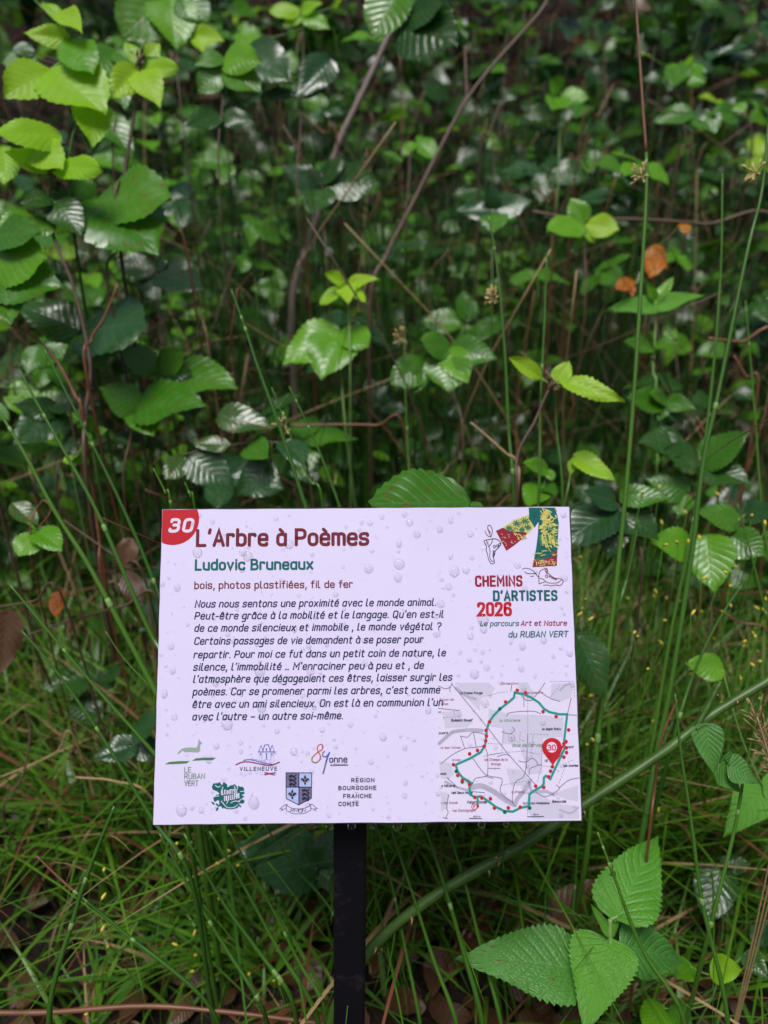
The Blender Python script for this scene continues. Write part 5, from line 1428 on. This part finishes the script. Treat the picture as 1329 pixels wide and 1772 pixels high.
# rush stalks, one by one: (points, depth, radius, label, extras)
for pts, d, r, lab, kw in [
        ([(1098, -30), (1104, 60), (1112, 180), (1119, 300), (1112, 450), (1094, 720), (1078, 900), (1050, 1150), (1032, 1300), (1015, 1480)], 0.76, 0.0023, 'tall rush stalk with brown tip and straw tuft, nearest the sign on the right', dict(tuft=(1112, 305), brown_tip=True, short='the brown-tipped rush stalk')),
        ([(1334, 150), (1320, 320), (1292, 440), (1243, 680), (1217, 800), (1197, 960), (1160, 1190), (1135, 1310), (1100, 1500)], 0.74, 0.0026, 'tall rush stalk with straw tuft along the right edge', dict(tuft=(1308, 300), short='the right-edge rush stalk')),
        ([(1250, 300), (1247, 470), (1230, 680), (1200, 900), (1160, 1100), (1120, 1330)], 0.80, 0.0020, 'rush stalk without a tuft between the two tufted stalks at right', dict(short='the tuftless rush stalk')),
        ([(1290, 520), (1305, 700), (1320, 900), (1345, 1100)], 0.85, 0.0017, 'thin rush stalk leaning right at the right edge', {}),
        ([(845, 370), (860, 460), (873, 600), (880, 740), (888, 900)], 0.84, 0.0019, 'rush stalk with a small straw tuft rising behind the emblem side of sign', dict(tuft=(857, 517), short='the small-tufted rush stalk')),
        ([(946, 440), (942, 560), (935, 700), (930, 900)], 0.82, 0.0017, 'straight rush stalk left of the yellow-green sprig', {}),
        ([(958, 640), (963, 740), (972, 900)], 0.82, 0.0015, 'short rush stalk just under the yellow-green sprig', {}),
        ([(698, 548), (700, 640), (705, 760), (710, 900)], 0.95, 0.0014, 'dark sedge stalk with pale drooping head over the middle of the sign', dict(tuft=(696, 585), short='the pale sedge head')),
        ([(400, 500), (425, 570), (448, 640), (486, 745), (533, 890), (560, 980)], 0.72, 0.0021, 'bright rush stalk leaning over the title end of the sign', dict(short='the leaning bright rush stalk')),
        ([(500, 668), (530, 730), (560, 800), (592, 890), (620, 980)], 0.75, 0.0015, 'thinner rush stalk leaning over the sign, right of the bright one', {}),
        ([(470, 670), (505, 760), (535, 830), (560, 890)], 0.74, 0.0013, 'brown-jointed stalk between the two rush stalks above the title', dict(tuft=(492, 735))),
        ([(265, 810), (285, 850), (300, 900)], 0.70, 0.0014, 'short rush tip poking above the red number badge', {}),
        ([(320, 835), (330, 860), (340, 900)], 0.70, 0.0012, 'shorter rush tip right of the red number badge', {}),
        ([(34, 640), (60, 690), (105, 770), (170, 890), (255, 1085), (310, 1200)], 0.68, 0.0021, 'long rush stalk from the left edge slanting behind the badge corner of sign', dict(short='the long slanting rush stalk')),
        ([(-10, 700), (40, 780), (95, 885), (160, 990), (268, 1194), (320, 1290)], 0.66, 0.0026, 'thickest slanting rush stalk left of the sign', dict(short='the thickest slanting rush stalk')),
        ([(75, 600), (120, 690), (190, 830), (240, 940), (276, 1030), (310, 1110)], 0.72, 0.0019, 'slanting rush stalk meeting the sign at its badge corner', {}),
        ([(14, 1008), (90, 1100), (170, 1195), (268, 1305), (310, 1360)], 0.64, 0.0018, 'slanting rush stalk with sharp tip at mid height left of the sign', {}),
        ([(36, 1090), (100, 1165), (180, 1280), (262, 1415), (330, 1520)], 0.62, 0.0018, 'slanting rush stalk with orange joint ending at the lower left sign corner', {}),
        ([(182, 1092), (215, 1140), (270, 1200), (300, 1240)], 0.66, 0.0012, 'thin short rush stalk left of the body text', {}),
        ([(198, 1395), (160, 1490), (130, 1580), (85, 1770)], 0.58, 0.0022, 'pale broad blade slanting down left at the bottom left', dict(short='the pale slanting blade')),
        ([(62, 1480), (120, 1535), (210, 1610), (365, 1745)], 0.60, 0.0016, 'brown-tipped blade slanting down right in the bottom left grass', dict(brown_tip=True)),
        ([(275, 1440), (330, 1540), (390, 1640), (452, 1740)], 0.64, 0.0019, 'leftmost stalk of the slanting bunch left of the post', dict(short='the slanting bunch left of the post')),
        ([(318, 1442), (385, 1560), (450, 1650), (505, 1730)], 0.65, 0.0020, 'second stalk from the left in the slanting bunch left of the post', {}),
        ([(362, 1438), (420, 1530), (480, 1640), (545, 1750)], 0.66, 0.0021, 'third stalk from the left in the slanting bunch left of the post', {}),
        ([(395, 1436), (470, 1570), (520, 1670), (560, 1740)], 0.67, 0.0018, 'stalk nearest the post among those leaning against its left', {}),
        ([(455, 1425), (510, 1500), (570, 1570), (600, 1640)], 0.70, 0.0017, 'stalk crossing the dark wet leaf behind the post', {}),
        ([(652, 1430), (680, 1540), (705, 1660), (728, 1780)], 0.66, 0.0017, 'leftmost of the straight rush stalks right of the post', dict(short='the straight rush stalks')),
        ([(678, 1440), (715, 1550), (750, 1660), (792, 1780)], 0.65, 0.0020, 'second straight rush stalk from the post, on its right', {}),
        ([(735, 1430), (765, 1520), (800, 1640), (836, 1780)], 0.64, 0.0023, 'thick straight rush stalk between post and soft woundwort', {}),
        ([(772, 1425), (805, 1530), (835, 1650), (868, 1780)], 0.66, 0.0019, 'rush stalk just left of the holed woundwort leaf', {}),
        ([(1034, 1440), (1060, 1510), (1110, 1640), (1185, 1780)], 0.56, 0.0017, 'dark rain-beaded stalk crossing in front of the soft woundwort', dict(short='the rain-beaded stalk')),
        ([(1168, 1200), (1178, 1300), (1196, 1420), (1215, 1560), (1260, 1790)], 0.58, 0.0017, 'rain-beaded stalk rising through the thick thorny cane at right', {}),
        ([(1000, 1445), (996, 1520), (985, 1640)], 0.75, 0.0014, 'upright pale blade under the bottom right corner of the sign', {}),
        ([(955, 1450), (945, 1540), (940, 1640)], 0.76, 0.0014, 'upright dark blade left of the pale one under the sign corner', {}),
        ([(1285, 1010), (1240, 1080), (1195, 1180), (1160, 1300)], 0.72, 0.0019, 'bright rush blade slanting left beside the bright heart-shaped pair', {}),
        ([(1062, 1090), (1085, 1000), (1100, 930), (1105, 900)][::-1], 0.78, 0.0016, 'dark rush stalk behind the brown-tipped stalk beside the sign', {}),
        ([(1275, 870), (1300, 960), (1325, 1060), (1350, 1150)], 0.80, 0.0017, 'dark stalk slanting right off the edge beside the bright leaves', {}),
        ([(1320, 1200), (1290, 1330), (1270, 1440), (1230, 1600)], 0.64, 0.0018, 'dark stalk under the curled nettle leaf at the right edge', {})]:
    cane('rush_stalk', lab, 'rush stalk', pts, d, r * 1.2, 'rush', taper=(0.4, 1.15), **kw)

# two dry grass heads hanging over the right edge
t = thing('dry_grass_head', to_ground(P(1360, 1500, .62)), 'dry feathery grass head at the right edge below the thorny cane', 'grass head')
b = MB()
for i in range(3):
    a0 = P(1345 + i * 10, 1420, .62) - t.location
    a1 = P(1310 + i * 14, 1240 + 20 * i, .62 + .01 * i) - t.location
    path = smooth_path([Vector((0, 0, 0)), a0, a0.lerp(a1, .5) + Vector((.004, 0, 0)), a1], 8)
    b.tube(path, [0.0008] * len(path), 5)
    for j in range(14, len(path)):
        for k in range(4):
            e = path[j] + RIGHT * rl.uniform(-.016, .012) + UP * rl.uniform(0.002, .016) + FWD * rl.uniform(-.008, .008)
            b.tube([path[j], path[j].lerp(e, .5), e.lerp(path[j], .2), e], [0.0002, 0.0003, 0.0007, 0.0002], 4)
link('seed_head', b.mesh('seed_head', [STEM['straw']]), t)

for bx, by, tx, ty, d, lab in [(12, 1060, 0, 1175, .78, 'hanging brown dead leaf at the left edge beside the sign'), (215, 985, 245, 1050, .86, 'crumpled brown dead leaf behind the rush stalks left of the sign'),
                               (960, 1590, 1030, 1520, .82, 'brown dead leaf standing behind the soft woundwort'), (228, 930, 205, 990, .88, 'smaller crumpled dead leaf above the one left of the sign'),
                               (20, 870, 62, 905, .84, 'reddish spotted leaf above the two bright leaflets'), (105, 1020, 90, 1065, .82, 'small yellowing leaf on the thorny stick left of the sign')]:
    o = link('dead_leaf', rl.choice(LEAFLET), None, TONE['dead' if 'brown' in lab or 'crumpled' in lab else 'yellow' if 'yellow' in lab else 'spotted'])
    o.matrix_world = leaf_matrix(P(bx, by, d), P(tx, ty, d - .01), 0.75, rl.uniform(-.5, .5))
    tag(o, lab, 'dead leaf')

# ------------------------------------------------------------------ the rest of the thicket: many sprays, each a thing
REL = ['above', 'below', 'left of', 'right of']
TONEWORD = {'mid': 'mid green', 'dark': 'dark green', 'blue': 'bluish wet', 'bright': 'fresh green', 'lime': 'lime', 'spotted': 'brown-spotted'}


def rel_label(x, y, what):
    c = sorted(LAND, key=lambda q: (q[0] - x) ** 2 + (q[1] - y) ** 2)
    for extra in ('', 'well '):
        for q in c[:16]:
            dx, dy = x - q[0], y - q[1]
            if abs(dx) > abs(dy):
                rel = 'right of' if dx > 0 else 'left of'
            else:
                rel = 'below' if dy > 0 else 'above'
            far = 'behind and ' if (dx * dx + dy * dy) < 2500 else ''
            lab = f'{what} {extra}{far}{rel} {q[2]}'
            if lab not in USED:
                USED.add(lab)
                return lab
    return what + ' deep in the thicket'


def thicket_depth(y):
    return float(np.interp(y, [-150, 0, 450, 880, 1100], [1.55, 1.42, 1.12, 0.95, 0.90]))


rs = random.Random(31)
spots = []
tries = 0
while len(spots) < 120 and tries < 20000:
    tries += 1
    x, y = rs.uniform(-380, 1710), rs.uniform(-120, 1060)
    if y > 880 and 210 < x < 1060:
        continue
    if 320 < x < 930 and 150 < y < 830 and rs.random() < .6:
        continue
    d = thicket_depth(y) + rs.uniform(-0.02, 0.55) ** 1.0 if rs.random() < 2 else 0
    p = P(x, y, d)
    if p.z < ground_z(p.x, p.y) + 0.05:
        continue
    if all((x - q[0]) ** 2 + (y - q[1]) ** 2 > 58 ** 2 for q in spots):
        spots.append((x, y, d))
for x, y, d in spots:
    p = P(x, y, d)
    left = x < 480
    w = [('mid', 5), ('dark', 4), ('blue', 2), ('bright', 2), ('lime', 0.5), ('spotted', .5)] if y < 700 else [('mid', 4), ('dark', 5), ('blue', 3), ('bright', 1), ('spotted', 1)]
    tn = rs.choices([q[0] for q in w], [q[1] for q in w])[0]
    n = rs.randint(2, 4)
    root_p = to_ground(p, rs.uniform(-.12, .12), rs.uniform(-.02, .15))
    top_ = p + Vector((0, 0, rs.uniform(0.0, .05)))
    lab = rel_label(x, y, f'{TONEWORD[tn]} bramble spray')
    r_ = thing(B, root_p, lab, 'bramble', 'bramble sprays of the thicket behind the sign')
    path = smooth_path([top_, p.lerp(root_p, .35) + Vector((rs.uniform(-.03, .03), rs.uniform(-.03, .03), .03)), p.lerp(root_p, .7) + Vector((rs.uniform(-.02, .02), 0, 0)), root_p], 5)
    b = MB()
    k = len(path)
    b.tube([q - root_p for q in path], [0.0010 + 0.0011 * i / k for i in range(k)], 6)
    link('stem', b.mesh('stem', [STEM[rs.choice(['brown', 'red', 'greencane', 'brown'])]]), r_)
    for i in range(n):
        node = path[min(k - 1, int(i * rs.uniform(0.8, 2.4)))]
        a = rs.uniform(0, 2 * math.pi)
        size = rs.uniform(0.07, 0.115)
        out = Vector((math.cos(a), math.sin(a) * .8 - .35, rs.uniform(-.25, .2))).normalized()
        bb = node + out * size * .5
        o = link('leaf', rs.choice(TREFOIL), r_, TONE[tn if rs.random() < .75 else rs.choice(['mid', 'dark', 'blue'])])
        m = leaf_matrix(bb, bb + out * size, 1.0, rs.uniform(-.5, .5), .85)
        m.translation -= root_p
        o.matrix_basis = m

# rush tufts standing in the thicket
tufts = [(150, 330), (330, 420), (385, 300), (450, 380), (300, 560), (560, 430), (640, 420), (760, 430), (705, 700), (880, 440), (820, 640), (1010, 560), (1070, 440), (1190, 420), (1290, 500), (600, 640), (940, 320), (500, 560), (1010, 740), (1250, 640), (-120, 450), (1450, 450), (440, 240), (640, 240), (1120, 250), (410, 520), (480, 640), (540, 300), (590, 520), (690, 560), (730, 300), (790, 540), (350, 680), (870, 330), (660, 680)]
for x, y in tufts:
    d = thicket_depth(y) + rs.uniform(.0, .35)
    p = P(x, y, d)
    g = to_ground(p, 0, .06)
    lab = rel_label(x, y, 'tuft of thin dark rushes')
    r_ = thing('rush_tuft', g, lab, 'rush tuft', 'rush tufts in the thicket')
    for i in range(14):
        a, lean = rs.uniform(0, 6.28), rs.uniform(0.02, .22)
        h = max(.35, p.z - g.z) * rs.uniform(.8, 1.5)
        b0 = Vector((rs.uniform(-.05, .05), rs.uniform(-.05, .05), 0))
        v = Vector((math.cos(a) * lean, math.sin(a) * lean * .6, 1))
        path = smooth_path([b0 + v * h + Vector((v.x * .25 * h, v.y * .2 * h, -.02)), b0 + v * h * .6 + Vector((v.x * .05, 0, 0)), b0], 5)
        b = MB()
        k = len(path)
        rr = rs.uniform(.0009, .0015)
        b.tube(path, [rr * (.25 + 0.8 * min(1, 2 * j / k)) for j in range(k)], 5)
        link('stem', b.mesh('stem', [STEM['rushdark' if rs.random() < .75 else 'rush']]), r_)

# ------------------------------------------------------------------ what nobody could count
def stuff(name, mb, mats, label):
    o = link(name, mb.mesh(name, mats))
    tag(o, label, name.replace('_', ' '), kind='stuff')
    return o


# far undergrowth: leaf masses on the bank
b = MB()
low = [leaf_geo(rows=6, cols=2, width=rs.uniform(.3, .42), teeth=1, tooth=0, droop=rs.uniform(.05, .4), fold=rs.uniform(.1, .6), pleat=0, seed=300 + i) for i in range(10)]
clumps = []
for i in range(760):
    yy = 1.2 + 3.8 * rs.random() ** 1.0
    xx = rs.uniform(-1.1, 1.1) * (0.5 + yy * .55)
    top_h = float(np.interp(yy, [1.2, 1.6, 2.4, 3.4, 5.0], [.25, .50, .75, 1.0, 1.1]))
    clumps.append((xx, yy, ground_z(xx, yy) + top_h * rs.random() ** .8, rs.choices([0, 1, 2, 3, 4], [5, 6, 1.6, 2.6, .6 if xx < .35 * yy else 3.0])[0]))
for i in range(16500):
    if i < 15000:
        cx_, cy_, cz_, cm_ = rs.choice(clumps)
        xx, yy = rs.gauss(cx_, .07), rs.gauss(cy_, .07)
        z = max(ground_z(xx, yy) + .01, rs.gauss(cz_, .06))
        if yy < 1.05:
            continue
    else:
        cm_ = rs.choice((1, 1, 2, 0, 4))
        yy = rs.uniform(.95, 1.6)
        xx = rs.uniform(-1.2, 1.2)
        z = ground_z(xx, yy) + rs.uniform(.01, .18)
    s = rs.uniform(.028, .060) * (1 if yy < 2.2 else 1.6)
    v, uv, f = rs.choice(low)
    a = rs.uniform(0, 6.28)
    p = Vector((xx, yy, z))
    out = Vector((math.cos(a), math.sin(a) - .3, rs.uniform(-.5, .25))).normalized()
    m = leaf_matrix(p, p + out * s, 1.1, rs.uniform(-.6, .6), .9)
    M3 = np.array(m)[:3, :3]
    vv = v @ M3.T + np.array(p)
    b.add(vv, f, cm_ if rs.random() < .8 else 1, uv, rs.random())
stuff('undergrowth', b, [TONE['mid'], TONE['dark'], TONE['blue'], TONE['bright'], TONE['dead']], 'mass of small leaves filling the thicket and the bank behind')

# dead stems criss-crossing through the thicket
b = MB()
for i in range(1700):
    yy = rs.uniform(.95, 3.4)
    xx = rs.uniform(-1.0, 1.0) * (.5 + yy * .5)
    g = ground_z(xx, yy)
    L_ = rs.uniform(.12, .55)
    a, el = rs.uniform(0, 6.28), rs.uniform(.1, 1.5)
    v = Vector((math.cos(a) * math.cos(el), math.sin(a) * math.cos(el), math.sin(el))) * L_
    p0 = Vector((xx, yy, g + rs.uniform(-.02, .45)))
    pm = p0 + v * .5 + Vector((rs.uniform(-.03, .03), rs.uniform(-.03, .03), rs.uniform(-.01, .04)))
    path = smooth_path([p0, pm, p0 + v], 3)
    b.tube(path, [rs.uniform(.0005, .0014)] * len(path), 4, rs.choices([0, 1, 2], [4, 3, 2])[0], tint=rs.random())
fine = MB()
for i in range(2600):
    yy = rs.uniform(1.0, 2.4)
    xx = rs.uniform(-1.0, 1.0) * (.45 + yy * .45)
    g = ground_z(xx, yy)
    h = rs.uniform(.2, .75)
    p0 = Vector((xx, yy, g - .02))
    v = Vector((rs.gauss(0, .16), rs.gauss(0, .16), 1)) * h
    path = smooth_path([p0, p0 + v * .5 + Vector((rs.uniform(-.01, .01), 0, 0)), p0 + v + Vector((v.x * .4, v.y * .3, -.03))], 3)
    k = len(path)
    rr = rs.uniform(.0007, .0014)
    fine.tube(path, [rr * (1.1 - j / k) for j in range(k)], 4, 0 if rs.random() < .6 else 1, tint=rs.random())
stuff('fine_rushes', fine, [STEM['rushdark'], STEM['rush']], 'fine dark rush stems standing all through the thicket')
stuff('dead_stems', b, [STEM['brown'], STEM['red'], STEM['straw']], 'dead brown stems criss-crossing through the thicket')


def blade(b, p, h, lean_a, lean, w, mat, tint, seg=7):
    d = Vector((math.cos(lean_a), math.sin(lean_a), 0))
    side = Vector((-d.y, d.x, 0))
    tw = rs.uniform(-.8, .8)
    v, uv, f = [], [], []
    for i in range(seg + 1):
        t = i / seg
        c = p + d * (lean * h * t ** 1.6) + Vector((0, 0, h * (t - .32 * lean * t * t)))
        ww = w * (1 - t ** 2.2) * .5 + .00008
        s = Matrix.Rotation(tw * t, 3, 'Z') @ side
        n = d * .4 * ww
        v += [c + s * ww, c - n, c - s * ww]
        uv += [(.1, t), (.5, t), (.9, t)]
    for i in range(seg):
        q = i * 3
        f += [(q, q + 1, q + 4, q + 3), (q + 1, q + 2, q + 5, q + 4)]
    b.add(v, f, mat, uv, tint)


b = MB()
tuftc = [(rs.uniform(-.9, .9), rs.uniform(.52, 1.35), rs.uniform(0, 6.28), rs.uniform(.4, 1.3)) for i in range(300)] + [(rs.uniform(.0, .55), rs.uniform(.6, .95), rs.uniform(0, 6.28), rs.uniform(.3, 1.1)) for i in range(70)]
for i in range(13000):
    tx, ty, ta, tl = rs.choice(tuftc)
    sp_ = .02 if i % 3 else .09
    xx, yy = rs.gauss(tx, sp_), rs.gauss(ty, sp_)
    if yy < .46 or (yy < FOOT.y + .02 and abs(xx - FOOT.x) < .07):
        continue
    g = ground_z(xx, yy)
    h = rs.uniform(.10, .40) if yy > .64 else rs.uniform(.06, .16)
    blade(b, Vector((xx, yy, g - .01)), h, rs.gauss(ta, .9) if i % 4 else rs.uniform(0, 6.28), tl * rs.uniform(.4, 1.4), rs.uniform(.002, .0068) if i % 5 else rs.uniform(.006, .010), rs.choices([0, 1, 2, 3], [7, 4, 1.1, 1.3])[0], rs.random(), 9)
stuff('grass', b, [STEM['grass'], STEM['rush'], STEM['straw'], STEM['red']], 'tangled green grass around the foot of the post')

# small yellow sedge seeds hanging on hair-thin stalks
b = MB()
for i in range(95):
    if i % 4:
        q = P(rs.uniform(990, 1330), rs.gauss(1080, 110), rs.uniform(.72, .95))
    else:
        q = P(rs.uniform(0, 560), rs.uniform(1440, 1760), rs.uniform(.66, .8))
    if q.z < ground_z(q.x, q.y) + .03:
        continue
    a = Vector((rs.uniform(-1, 1), rs.uniform(-1, 1), rs.uniform(.2, 1.2))).normalized() * rs.uniform(.004, .008)
    b.tube([q, q + a * .3, q + a * .7, q + a], [.0003, .0016, .0014, .0002], 5, 0, tint=rs.random())
    g = to_ground(q, rs.uniform(-.05, .05), rs.uniform(-.03, .05))
    path = smooth_path([q, q.lerp(g, .4) + Vector((rs.uniform(-.02, .02), 0, .02)), g], 3)
    b.tube(path, [.0004] * len(path), 4, 1, tint=rs.random())
stuff('sedge', b, [MAT_SEED, STEM['grass']], 'hair-thin sedge stalks with tiny yellow seeds')

# dead leaves lying on the soil
b = MB()
for i in range(2600):
    yy, xx = rs.uniform(.4, 1.9), rs.uniform(-1.2, 1.2)
    s = rs.uniform(.02, .05)
    v, uv, f = rs.choice(low)
    p = Vector((xx, yy, ground_z(xx, yy) + rs.uniform(.012, .03)))
    a = rs.uniform(0, 6.28)
    out = Vector((math.cos(a), math.sin(a), rs.uniform(-.2, .3))).normalized()
    M3 = np.array(leaf_matrix(p, p + out * s, 1.0, rs.uniform(-.8, .8), 1.4))[:3, :3]
    b.add(v @ M3.T + np.array(p), f, 0, uv, rs.random())
stuff('leaf_litter', b, [TONE['dead']], 'brown dead leaves lying on the soil')
